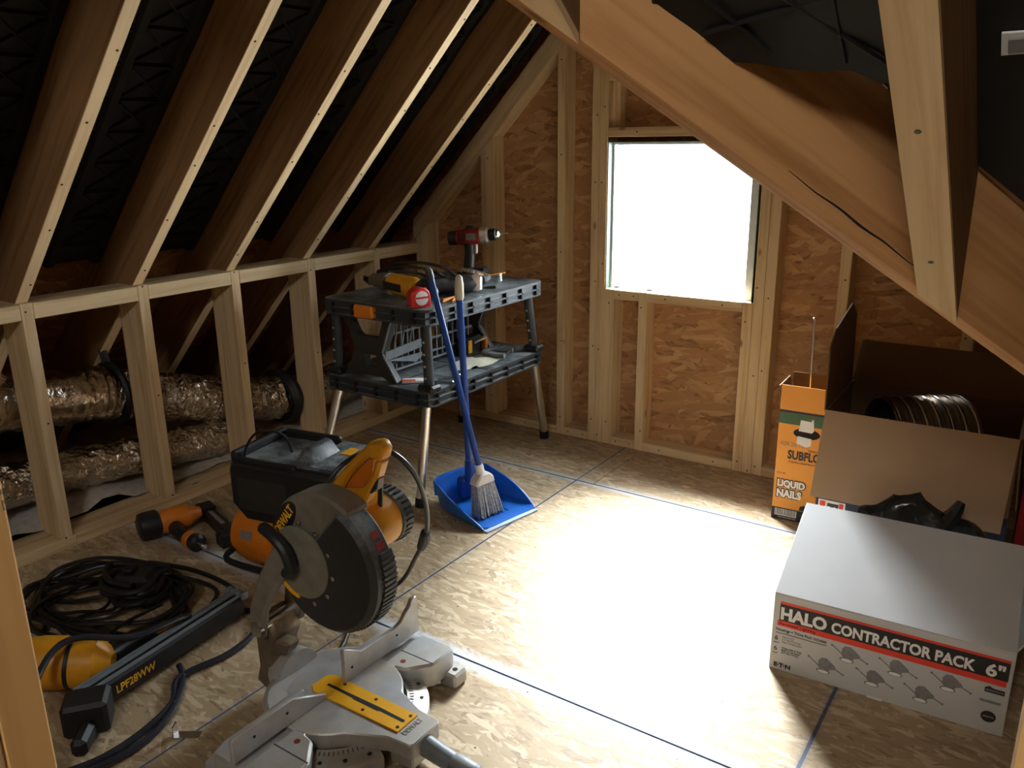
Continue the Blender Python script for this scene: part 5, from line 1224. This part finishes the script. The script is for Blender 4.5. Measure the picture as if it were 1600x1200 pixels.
kb_ = empty('cardboard_box', (-0.545, 2.42, 0), 0.02)
tag(kb_, 'large open brown cardboard box with flap folded down, behind the white carton', 'box')
W_, D_, H_ = 0.495, 0.37, 0.565
bx = MB(); bx.ab(0, W_, 0, 0.005, 0, H_); bx.ab(0, W_, D_-0.005, D_, 0, H_); bx.ab(0, 0.005, 0.005, D_-0.005, 0, H_); bx.ab(W_-0.005, W_, 0.005, D_-0.005, 0, H_); bx.ab(0.005, W_-0.005, 0.005, D_-0.005, 0, 0.005)
bx.build('box_body', MAT['carton_shaded'], kb_, smooth=False)
f_ = MB(); q = [(0.002, -0.004, H_+0.002), (W_-0.002, -0.004, H_+0.002), (W_-0.012, -0.028, H_-0.262), (-0.012, -0.034, H_-0.262)]
f_.poly3(q, 0.004); f_.build('front_flap', MAT['carton_brown'], kb_, smooth=False)
MB().ab(0, W_, -0.006, -0.0005, 0.15, 0.34).build('printed_band', MAT['navy'], kb_, smooth=False)
MB().ab(0.008, 0.085, -0.0072, -0.006, 0.22, 0.288).build('white_label', MAT['whiteprint'], kb_, smooth=False, bev=0.0004)
MB().ab(0.012, 0.028, -0.008, -0.0072, 0.22, 0.284).build('red_label_end', MAT['redprint'], kb_, smooth=False)
MB().ab(0.034, 0.066, -0.008, -0.0072, 0.23, 0.280).build('black_label_field', MAT['blackprint'], kb_, smooth=False)
text('10', 'lettering', MAT['whiteprint'], kb_, (0.037, -0.0081, 0.240), (1, 0, 0), (0, 0, 1), 0.026, 0.030, 0.03)
MB().ab(0.068, 0.080, -0.008, -0.0072, 0.22, 0.284).build('red_label_end', MAT['redprint'], kb_, smooth=False)
MB().prism([(0.004, H_-0.002), (0.366, H_-0.002), (0.366, 0.785), (0.300, 0.835), (0.085, 0.792), (0.02, 0.745)], 'x', -0.004, 0.0).rot(Ry(-0.03), (0, 0, H_)).build('left_flap', MAT['carton_shaded'], kb_, smooth=False)
f_ = MB().prism([(0.0, H_), (W_, H_), (W_-0.01, 0.70), (0.012, 0.70)], 'y', D_, D_+0.004); f_.rot(Rx(-0.25), (0, D_, H_)); f_.build('rear_flap', MAT['carton_shaded'], kb_, smooth=False)
f_ = MB().ab(W_-0.004, W_, 0.004, D_-0.004, H_, H_+0.20); f_.rot(Ry(3.08), (W_, 0, H_)); f_.build('right_flap', MAT['carton_shaded'], kb_, smooth=False)
dc = empty('duct_coil', (-0.405, 2.52, 0.470), 0.62); tag(dc, 'ringed flexible metal duct lying inside the open brown box', 'duct')
cw = MB(); vs = []; fs = []; n = 40; m_ = 60
for k in range(m_+1):
    x = 0.24*k/m_; r_ = 0.122+0.004*math.sin(k*1.57)
    vs += [(x, r_*math.cos(2*PI*i/n), r_*math.sin(2*PI*i/n)) for i in range(n)]
for k in range(m_):
    fs += [(k*n+i, k*n+(i+1) % n, (k+1)*n+(i+1) % n, (k+1)*n+i) for i in range(n)]
cw._add(vs, fs); cw.build('duct_wall', MAT['ringfoil'], dc)
for k in range(7):
    MB().tube([(0.01+0.036*k, 0.127*math.cos(a), 0.127*math.sin(a)) for a in [2*PI*i/24 for i in range(24)]], 0.003, n=6, res=2, closed=True).build('wire_ring', MAT['steel'], dc)
MB().cyl((0.15, 0, -0.115), (0.15, 0, -0.464), 0.06, n=14).build('added_coil_support', MAT['ringfoil'], dc)  # unseen post added to carry the coil, not a run of duct
rb_ = empty('red_carton', (-0.030, 2.56, 0), 0.03); tag(rb_, 'dark red carton with small label standing right of the brown box', 'carton')
MB().ab(0.0, 0.095, 0, 0.24, 0, 0.64).build('carton_body', MAT['red_dk'], rb_, bev=0.002)
MB().ab(0.01, 0.06, -0.001, 0.0, 0.51, 0.56).build('carton_label', MAT['blackprint'], rb_, smooth=False)
MB().ab(0.016, 0.054, -0.0016, -0.001, 0.517, 0.552).build('label_print', MAT['greyprint'], rb_, smooth=False)
